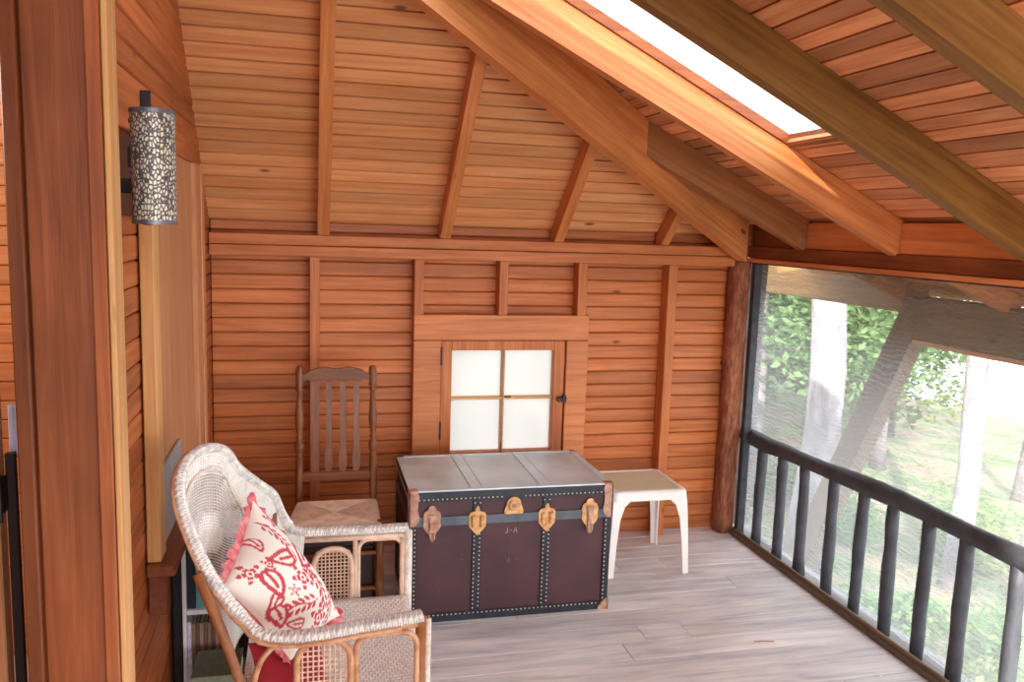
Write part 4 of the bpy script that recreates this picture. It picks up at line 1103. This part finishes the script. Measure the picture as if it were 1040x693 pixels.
# ------------------------------------------------------------------ small bookcase and books by the left wall
M_white = plain('white_paint', rgb((222, 222, 226)), .5, 0, .05, 8)
bc_ = empty('bookcase', (-.285, 2.80, 0), label='low white bookcase against the left wall behind the wicker chair', cat='bookcase')
def bx(b, x0, x1, y0, y1, z0, z1, bev=.002): b.box(x0+.285, x1+.285, y0-2.80, y1-2.80, z0, z1, .5, bev)
b = MB(); bx(b, -.392, -.380, 2.70, 2.92, 0, .60); b.build('side_panel', M_white, bc_)
b = MB(); bx(b, -.172, -.160, 2.70, 2.92, 0, .60); b.build('side_panel', M_white, bc_)
for z_ in (.05, .335, .588):
    b = MB(); bx(b, -.380, -.172, 2.70, 2.92, z_, z_+.016); b.build('shelf', M_white, bc_)
b = MB(); bx(b, -.380, -.172, 2.91, 2.92, .066, .588); b.build('back_panel', plain('dark_back', rgb((46, 34, 30)), .8), bc_)
b = MB(); b.box(-.424, -.396, 2.72, 2.92, 0, .62, .5, .002); o = b.build('black_strip', plain('strip_black', rgb((22, 18, 20)), .6)); tag(o, 'thin black upright strip between the bookcase and the wall', 'board')  # plain black upright slab left of the bookcase
def book(name, x0, x1, y0, y1, z0, z1, cover, label, group=None, flat=False, pages=(222, 212, 190)):
    cx_, cy_ = (x0+x1)/2, (y0+y1)/2; r_ = empty(name, (cx_, cy_, z0), label=label, cat='book', group=group)
    X0, X1, Y0, Y1, Z1 = x0-cx_, x1-cx_, y0-cy_, y1-cy_, z1-z0; t = .0022
    mc = plain('cover_'+name, rgb(cover), .6, 0, .18, 50)
    b = MB()
    if flat:
        b.box(X0, X1, Y0, Y1, 0, t, .5, .0008); b.box(X0, X1, Y0, Y1, Z1-t, Z1, .5, .0008); b.box(X0, X1, Y0, Y0+t, t, Z1-t)
    else:
        b.box(X0, X0+t, Y0, Y1, 0, Z1, .5, .0008); b.box(X1-t, X1, Y0, Y1, 0, Z1, .5, .0008); b.box(X0+t, X1-t, Y0, Y0+t, 0, Z1)
    b.build('cover', mc, r_)
    b = MB()
    if flat: b.box(X0+.003, X1-.003, Y0+t, Y1-.003, t, Z1-t)
    else: b.box(X0+t, X1-t, Y0+t, Y1-.003, .003, Z1-.003)
    b.build('page_block', M_pages, r_)
    return r_
M_pages = plain('paper_pages', rgb((222, 212, 190)), .9, 0, .08, 80)
x_ = -.378
for w_, h_, cv, lab in ((.026, .215, (24, 30, 40), 'thin dark book standing leftmost on the upper shelf of the bookcase'), (.030, .205, (86, 150, 158), 'teal book standing on the upper shelf of the bookcase'), (.026, .20, (58, 70, 92), 'navy book right of the teal book on the upper shelf')):
    book('book', x_, x_+w_-.001, 2.715, 2.87, .351, .351+h_, cv, lab, 'books on the upper shelf'); x_ += w_
x_ = -.379
book('book', x_, x_+.012, 2.705, 2.87, .066, .31, (206, 200, 218), 'pale lilac book standing at the left end of the lower shelf', 'books on the lower shelf'); x_ += .0125
i = 0
names_ = ['first', 'second', 'third', 'fourth', 'fifth', 'sixth', 'seventh', 'eighth', 'ninth', 'tenth', 'eleventh']
while x_ < -.19 and i < 11:
    w_ = (.013, .010, .014, .011)[i % 4]; cv = ((132, 104, 88), (104, 76, 64), (150, 122, 104), (118, 84, 72))[i % 4]
    book('book', x_, x_+w_-.0008, 2.715, 2.87, .066, .066+.232+(.004 if i % 2 else 0), cv, 'slim brown book, %s in the row right of the lilac book on the lower shelf' % names_[i], 'books on the lower shelf'); x_ += w_; i += 1
z_ = 0
for h_, cv, lab, dx in ((.07, (70, 52, 44), 'thick dark brown book at the bottom of the floor stack by the bookcase', .0), (.075, (60, 56, 50), 'thick dark grey book second from the bottom of the floor stack', .006), (.035, (92, 40, 54), 'maroon book under the topmost book of the floor stack', -.004), (.048, (112, 116, 96), 'mottled grey green book on top of the floor stack', .002)):
    book('book', -.345+dx, -.205+dx, 2.50, 2.665, z_, z_+h_, cv, lab, 'books stacked on the floor', flat=True); z_ += h_+.0005

# ------------------------------------------------------------------ small white cloth seen through the doorway
b = MB(); P = [[Vector((-.475+.016*i/6-.089, 1.765+.010*math.sin(i*2.1), 1.23-.10*j/8-(.05*(j/8) if i < 2 else 0))) for j in range(9)] for i in range(7)]
o = grid('white_cloth', P, plain('white_linen', rgb((214, 206, 224)), .9), None, (-.57, 1.76, 1.2), thick=.002); tag(o, 'scrap of white cloth hanging just inside the doorway at the left edge', 'cloth')
# tiny paper scrap on the floor
b = MB(); b.add([(0, 0, .001), (.022, .004, .004), (.026, .02, .001), (.004, .018, .006)], [(0, 1, 2, 3)]); b.v = [(a+2.05, c+2.47, d) for a, c, d in b.v]
o = b.build('paper_scrap', M_white); tag(o, 'tiny white paper scrap on the floor beside the screen', 'scrap')
b = MB(); b.tube([(1.72, 2.80, .004), (1.76, 2.79, .007), (1.80, 2.785, .004)], .0022, 6); o = b.build('twig', M_frame); tag(o, 'thin twig lying on the floorboards', 'twig')

# ------------------------------------------------------------------ outdoors
def gz(x, y):
    d = x-2.3; h = -.85 - .30*max(0, min(d, 3.5)) - .13*max(0, d-3.5)
    if d < 0: h = -.85-.05*max(0, y-4)
    h += .10*math.sin(x*.9+y*.4)*min(1, max(0, d)*.4)+.07*math.sin(x*.35-y*1.1)
    return h
m, nt, out = newmat('forest_floor'); L = nt.links.new
p = N(nt, 'ShaderNodeBsdfPrincipled'); p.inputs['Roughness'].default_value = .95
tc = N(nt, 'ShaderNodeTexCoord'); n1 = N(nt, 'ShaderNodeTexNoise'); n1.inputs['Scale'].default_value = .55; n1.inputs['Detail'].default_value = 7; n1.inputs['Roughness'].default_value = .7; L(tc.outputs['Object'], n1.inputs['Vector'])
r1 = ramp(nt, [(.34, (.06,.10,.03)), (.44, (.12,.16,.06)), (.51, (.21,.19,.11)), (.60, (.27,.17,.13)), (.7, (.10,.14,.05))]); L(n1.outputs['Fac'], r1.inputs[0]); L(r1.outputs[0], p.inputs['Base Color'])
n2 = N(nt, 'ShaderNodeTexNoise'); n2.inputs['Scale'].default_value = 9; n2.inputs['Detail'].default_value = 6; L(tc.outputs['Object'], n2.inputs['Vector']); bu = N(nt, 'ShaderNodeBump'); bu.inputs['Strength'].default_value = 1; bu.inputs['Distance'].default_value = .2; L(n2.outputs['Fac'], bu.inputs['Height']); L(bu.outputs[0], p.inputs['Normal'])
L(p.outputs[0], out.inputs[0]); M_ground = m
P = []
for i in range(70):
    row = []
    for j in range(80):
        x_ = -10+ (i/69)**1.4*70; y_ = -14+(j/79)*80; row.append(Vector((x_, y_, gz(x_, y_))))
    P.append(row)
g = grid('ground', P, M_ground, None, (0, 0, 0)); g['kind'] = 'structure'
M_lake = plain('lake_water', rgb((190, 205, 220)), .12, 0, .03, .3, spec=.8)
b = MB(); b.add([(10, -20, -4.1), (120, -20, -4.1), (120, 140, -4.1), (10, 140, -4.1)], [(0, 1, 2, 3)]); o = b.build('lake', M_lake); o['kind'] = 'structure'

def leafmat(name, c1, c2):
    m, nt, out = newmat(name); L = nt.links.new
    d_ = N(nt, 'ShaderNodeBsdfDiffuse'); t_ = N(nt, 'ShaderNodeBsdfTranslucent'); mx = N(nt, 'ShaderNodeMixShader'); mx.inputs[0].default_value = .5
    at = N(nt, 'ShaderNodeAttribute', attribute_name='tone'); r_ = ramp(nt, [(0, c1), (1, c2)]); L(at.outputs['Fac'], r_.inputs[0]); L(r_.outputs[0], d_.inputs[0]); L(r_.outputs[0], t_.inputs[0])
    L(d_.outputs[0], mx.inputs[1]); L(t_.outputs[0], mx.inputs[2]); L(mx.outputs[0], out.inputs[0]); return m
M_leaf = [leafmat('fresh_leaves', (.08, .16, .05), (.26, .38, .14)), leafmat('needle_green', (.06, .12, .05), (.20, .31, .14)), leafmat('yellow_green', (.09, .14, .04), (.28, .33, .13))]
def leaves(b, c, r, n, s, squash=.7, rnd=random):
    for _ in range(n):
        while True:
            p = Vector((rnd.uniform(-1, 1), rnd.uniform(-1, 1), rnd.uniform(-1, 1)))
            if p.length < 1: break
        p = Vector(c)+Vector((p.x*r, p.y*r, p.z*r*squash))
        a = Vector((rnd.gauss(0, 1), rnd.gauss(0, 1), rnd.gauss(0, .5))).normalized(); q = a.cross(Vector((rnd.gauss(0, 1), rnd.gauss(0, 1), rnd.gauss(0, 1)))).normalized()
        k = s*rnd.uniform(.6, 1.3); b.add([p-a*k, p+q*k*.5, p+a*k, p-q*k*.5], [(0, 1, 2, 3)], rnd.random())
def tree(name, x, y, r, h, barkm, crown, label, group='trees outside the porch', leafm=None, ls=.055):
    z0 = gz(x, y); t = empty(name, (x, y, z0-.05), label=label, cat='tree', group=group)
    b = MB(); pts = []; rr = []
    for q in range(12):
        f_ = q/11; pts.append((.03*math.sin(q*1.3+x), .03*math.cos(q*1.1), h*f_)); rr.append(r*(1.18 if q == 0 else 1-.45*f_)*(1+.03*math.sin(q*2.2)))
    b.tube(pts, rr, 14); b.build('trunk', barkm, t, smooth=True)
    if crown:
        b = MB(); bb = MB()
        for (dx, dy, z_, cr2, n_) in crown:
            leaves(b, (dx, dy, z_), cr2, int(n_*1.7), ls); bb.tube([(0, 0, max(.5, z_-.4)), (dx*.6, dy*.6, z_-.1), (dx, dy, z_)], [r*.25, r*.14, r*.05], 5)
        b.build('foliage', leafm or M_leaf[0], t, recalc=False, kind='stuff'); bb.build('branches', barkm, t)
    return t
rnd = random.Random(5)
def crown(n, z0, z1, R, cnt, rr=(.5, .9)):
    out_ = []
    for k in range(n):
        a = rnd.uniform(0, 2*PI); d_ = rnd.uniform(.2, 1)*R; out_.append((d_*math.cos(a), d_*math.sin(a), rnd.uniform(z0, z1), rnd.uniform(*rr), cnt))
    return out_
tree('birch_tree', 4.52, 6.55, .175, 7, M_birch, crown(5, 5, 7, 1.4, 260), 'thick pale barked tree seen through the screen left of the diagonal brace')
tree('birch_tree', 6.22, 6.60, .115, 7, M_birch, crown(5, 5, 7, 1.2, 260), 'slender pale leaning tree near the right edge beyond the railing')
tree('pine_tree', 5.35, 9.2, .16, 8, M_trunk2, crown(12, 2.2, 5, 1.7, 260), 'grey trunk just left of the thick pale tree', leafm=M_leaf[1])
tree('pine_tree', 6.6, 9.6, .20, 8, M_trunk2, crown(10, 2.4, 5.5, 1.7, 260), 'broad grey trunk standing behind the diagonal brace', leafm=M_leaf[1])
tree('leafy_tree', 5.6, 11.5, .12, 7, M_trunk2, crown(20, 1.2, 5, 2.0, 330, (.6, 1.0)), 'leafy tree furthest left in the screened view', leafm=M_leaf[0])
tree('leafy_tree', 9.5, 12.0, .12, 7, M_trunk2, crown(20, 1.6, 4.8, 2.2, 330, (.6, 1.0)), 'leafy tree in the middle distance between the two pale trunks', leafm=M_leaf[1])
tree('leafy_tree', 11.5, 11.0, .10, 6, M_trunk2, crown(9, 3.3, 5.2, 1.6, 300, (.4, .7)), 'leafy tree behind the slender pale tree', leafm=M_leaf[1])
tree('leafy_tree', 10.2, 14.6, .10, 6, M_trunk2, crown(11, 1.4, 5.0, 1.5, 300, (.5, .8)), 'light leafy tree between the brace and the slender pale trunk', leafm=M_leaf[0], ls=.07)
tree('leafy_tree', 13.2, 16.4, .10, 6, M_trunk2, crown(9, 2.4, 6.0, 1.5, 300, (.5, .8)), 'light leafy tree on the shore just left of the bright lake', leafm=M_leaf[1], ls=.08)
tree('leafy_tree', 8.2, 15.0, .16, 9, M_trunk2, crown(24, 1.4, 6, 3.0, 330, (.8, 1.3)), 'tall leafy tree in the distance behind the thick pale trunk', leafm=M_leaf[0], ls=.085)
tree('leafy_tree', 1.5, 13.0, .14, 7, M_trunk2, crown(10, 2.4, 6, 2.2, 260, (.6, 1.1)), 'pale green leafy tree faintly seen through the small window', leafm=M_leaf[0])
for i_, (x_, y_, h_, q_) in enumerate(((12, 20, 9, 0), (16.0, 23, 9, 1), (6.5, 19, 9, 0), (9.8, 24, 10, 0), (3.0, 18, 9, 0), (11.2, 16.5, 8, 2))):
    tree('leafy_tree', x_, y_, .14, h_, M_trunk2, crown(20, .8, h_*.7, 2.6, 230, (.8, 1.3)), 'far background leafy tree, ' + ('seen between the screen frame and the thick pale trunk, further back', 'on the shore behind the diagonal brace', 'far behind the corner of the screen', 'deep in the woods behind the middle', 'deep in the woods furthest left', 'just behind the broad grey trunk')[i_], leafm=M_leaf[q_], ls=.105)
def shrub(x, y, r, n, lm, lab):
    z0 = gz(x, y); t = empty('shrub', (x, y, z0), label=lab, cat='shrub', group='shrubs on the slope')
    b = MB()
    for k in range(4): leaves(b, (rnd.uniform(-r, r)*.6, rnd.uniform(-r, r)*.6, r*.45), r*.7, n//4, .05, .8, rnd)
    b.build('foliage', lm, t, recalc=False, kind='stuff')
    b = MB()
    for k in range(5): b.tube([(0, 0, -.05), (rnd.uniform(-r, r)*.5, rnd.uniform(-r, r)*.5, r*.7)], [.012, .005], 5)
    b.build('stems', M_trunk2, t)
shr = ((3.6, 4.9, .35, 0, 'low shrub just outside below the far end of the railing'), (4.0, 3.9, .40, 2, 'yellow green shrub outside the middle of the railing'), (5.2, 4.9, .45, 0, 'green shrub on the slope between the two pale trunks'), (5.3, 3.7, .38, 2, 'shrub outside the near balusters at the right edge'), (7.3, 7.6, .6, 2, 'yellow green bush beyond the slender pale tree'), (6.2, 8.2, .6, 0, 'green bush on the slope between the trunks'), (8.6, 9.0, .7, 0, 'large green bush by the lake shore'), (4.6, 8.6, .55, 2, 'pale bush left of the thick pale tree'), (7.2, 5.6, .5, 0, 'green bush at the right edge of the slope'), (9.9, 8.4, .7, 2, 'yellow bush above the lake at the right'), (4.5, 5.3, .3, 0, 'small fern at the foot of the thick pale tree'), (6.9, 10.3, .7, 2, 'pale green bush behind the brace'))
for x_, y_, r_, q, lab in shr: shrub(x_, y_, r_, int(900*r_+250), M_leaf[q], lab)
# understory carpet of plants nobody could count
b = MB()
for k in range(5200):
    x_ = rnd.uniform(2.7, 11); y_ = rnd.uniform(1.2, 15); z_ = gz(x_, y_); s = rnd.uniform(.03, .07)
    for q in range(2):
        a = rnd.uniform(0, 2*PI); v = Vector((math.cos(a)*s, math.sin(a)*s, s*rnd.uniform(.3, 1.2))); w_ = Vector((-math.sin(a), math.cos(a), 0))*s*.35; p_ = Vector((x_, y_, z_-.01))
        b.add([p_, p_+v*.6+w_, p_+v, p_+v*.6-w_], [(0, 1, 2, 3)], rnd.random())
o = b.build('undergrowth', M_leaf[2], recalc=False, origin=(6, 6, -2)); o['kind'] = 'stuff'; tag(o, 'yellow green undergrowth covering the slope', 'plants')
# stones
M_stone = plain('pinkish_stone', rgb((196, 172, 158)), .9, 0, .2, 3)

# outer porch frame
OG = None
b = MB(); b.box(2.78, 2.90, -1.9, 3.36, 1.14, 1.34, .5, .006); o = b.build('eave_beam', W['outery']); tag(o, 'heavy weathered beam outside the screen at the upper right', 'beam')
b = MB(); b.box(2.775, 2.905, -1.9, 3.36, 1.118, 1.139, .5, .003); o = b.build('lit_edge_strip', W['edgey']); tag(o, 'pale yellow strip standing for the lit lower edge of the outside beam', 'board')  # pale strip puts the beam's lit lower edge into the colour
b = MB(); b.box(2.80, 2.86, 3.37, 5.4, 1.255, 1.50, .5, .004); o = b.build('fascia_board', W['olivey']); tag(o, 'olive brown board outside above the trees at the far end of the screen', 'board')
b = MB(); b.box(2.62, 2.775, 3.30, 3.42, 1.0, 1.45, .5, .01); 
o = beam('diagonal_brace', (2.83, 4.24, -.6), (2.83, 3.29, 1.30), .09, .15, W['outerx'], 'slanting timber brace outside the screen', 'brace', up=Vector((0, 1, 0)))
b = MB(); b.tube([(2.405+.004*math.sin(k), 4.15, -1.0+2.55*k/14) for k in range(15)], [.050+.003*math.sin(k*1.9) for k in range(15)], 14); o = b.build('log_post', M_trunk2, smooth=True); tag(o, 'grey peeling log post outside at the far end of the screen', 'post')
# porch skirting so the house meets the ground
b = MB(); b.box(-3.0, 2.38, YFRONT, 4.1, -1.0, -.125); b.build('trim_5', W['greywoody'], kind='structure')

# ------------------------------------------------------------------ light
w = bpy.data.worlds.new('World'); S.world = w; w.use_nodes = True; nt = w.node_tree; nt.nodes.clear(); L = nt.links.new
bg = N(nt, 'ShaderNodeBackground'); wo = N(nt, 'ShaderNodeOutputWorld'); tc = N(nt, 'ShaderNodeTexCoord'); sp = N(nt, 'ShaderNodeSeparateXYZ'); L(tc.outputs['Generated'], sp.inputs[0])
r_ = ramp(nt, [(0, (.80, .84, .80)), (.52, (.96, .98, 1.0)), (.66, (.62, .66, .70)), (1, (.52, .60, .68))])
mr = N(nt, 'ShaderNodeMapRange'); mr.inputs['From Min'].default_value = -1; L(sp.outputs[2], mr.inputs['Value']); L(mr.outputs[0], r_.inputs[0]); L(r_.outputs[0], bg.inputs[0]); bg.inputs[1].default_value = WORLD = 7.6
L(bg.outputs[0], wo.inputs[0])
sun = bpy.data.lights.new('sun', 'SUN'); sun.energy = 20; sun.angle = math.radians(1.2); sun.color = (1, .93, .82)
so = bpy.data.objects.new('sun', sun); C.objects.link(so); so.rotation_euler = Vector((1.0, 1.5, -.75)).to_track_quat('-Z', 'Y').to_euler()
def area(name, loc, rot_dir, sx, sy, energy, portal=False, col=(1, 1, 1)):
    l = bpy.data.lights.new(name, 'AREA'); l.shape = 'RECTANGLE'; l.size = sx; l.size_y = sy; l.energy = energy; l.color = col
    o = bpy.data.objects.new(name, l); C.objects.link(o); o.location = loc; d = Vector(rot_dir).normalized()
    z = -d; x = Vector((0, 0, 1)).cross(z); x = x.normalized() if x.length > .1 else Vector((0, 1, 0)); y = z.cross(x)
    o.matrix_world = Matrix.Translation(loc) @ Matrix((x, y, z)).transposed().to_4x4()
    if portal: l.cycles.is_portal = True
    return o
area('screen_portal', (2.46, 1.0, .75), (-1, 0, 0), 5.8, 1.42, 1, True)
area('front_portal', (.9, YFRONT-.02, 1.1), (0, 1, 0), 2.8, 2.2, 1, True)

il = bpy.data.lights.new('room_fill', 'POINT'); il.energy = 55; il.color = (1, .85, .68); il.shadow_soft_size = .15  # added fill light, brightens the siding inside the doorway
io = bpy.data.objects.new('room_fill', il); C.objects.link(io); io.location = (-1.6, 1.9, 2.0)
# ------------------------------------------------------------------ camera
yaw, pit, rol, fpx = .2418, .1343, .0322, 847.83
cy_, sy_ = math.cos(yaw), math.sin(yaw); cp_, sp_ = math.cos(pit), math.sin(pit)
Fv = Vector((sy_*cp_, cy_*cp_, -sp_)); Rv = Vector((cy_, -sy_, 0)); Uv = Rv.cross(Fv)
c_, s_ = math.cos(rol), math.sin(rol); R2 = Rv*c_+Uv*s_; U2 = -Rv*s_+Uv*c_
cam = bpy.data.cameras.new('camera'); co = bpy.data.objects.new('camera', cam); C.objects.link(co)
cam.sensor_width = 36; cam.lens = 36*fpx/1040; cam.clip_start = .05; cam.clip_end = 500
co.matrix_world = Matrix.Translation((0, 0, 1.6)) @ Matrix((R2, U2, -Fv)).transposed().to_4x4()
cam.dof.use_dof = False
S.camera = co
S.view_settings.view_transform = 'Standard'; S.view_settings.look = 'None'; S.view_settings.exposure = 0.0; S.view_settings.gamma = 1.0
S.cycles.use_denoising = True
try: S.cycles.denoiser = 'OPENIMAGEDENOISE'
except Exception: pass
S.cycles.max_bounces = 10; S.cycles.diffuse_bounces = 6; S.cycles.transparent_max_bounces = 16
S.cycles.sample_clamp_indirect = 6
S.cycles.caustics_reflective = False; S.cycles.caustics_refractive = False
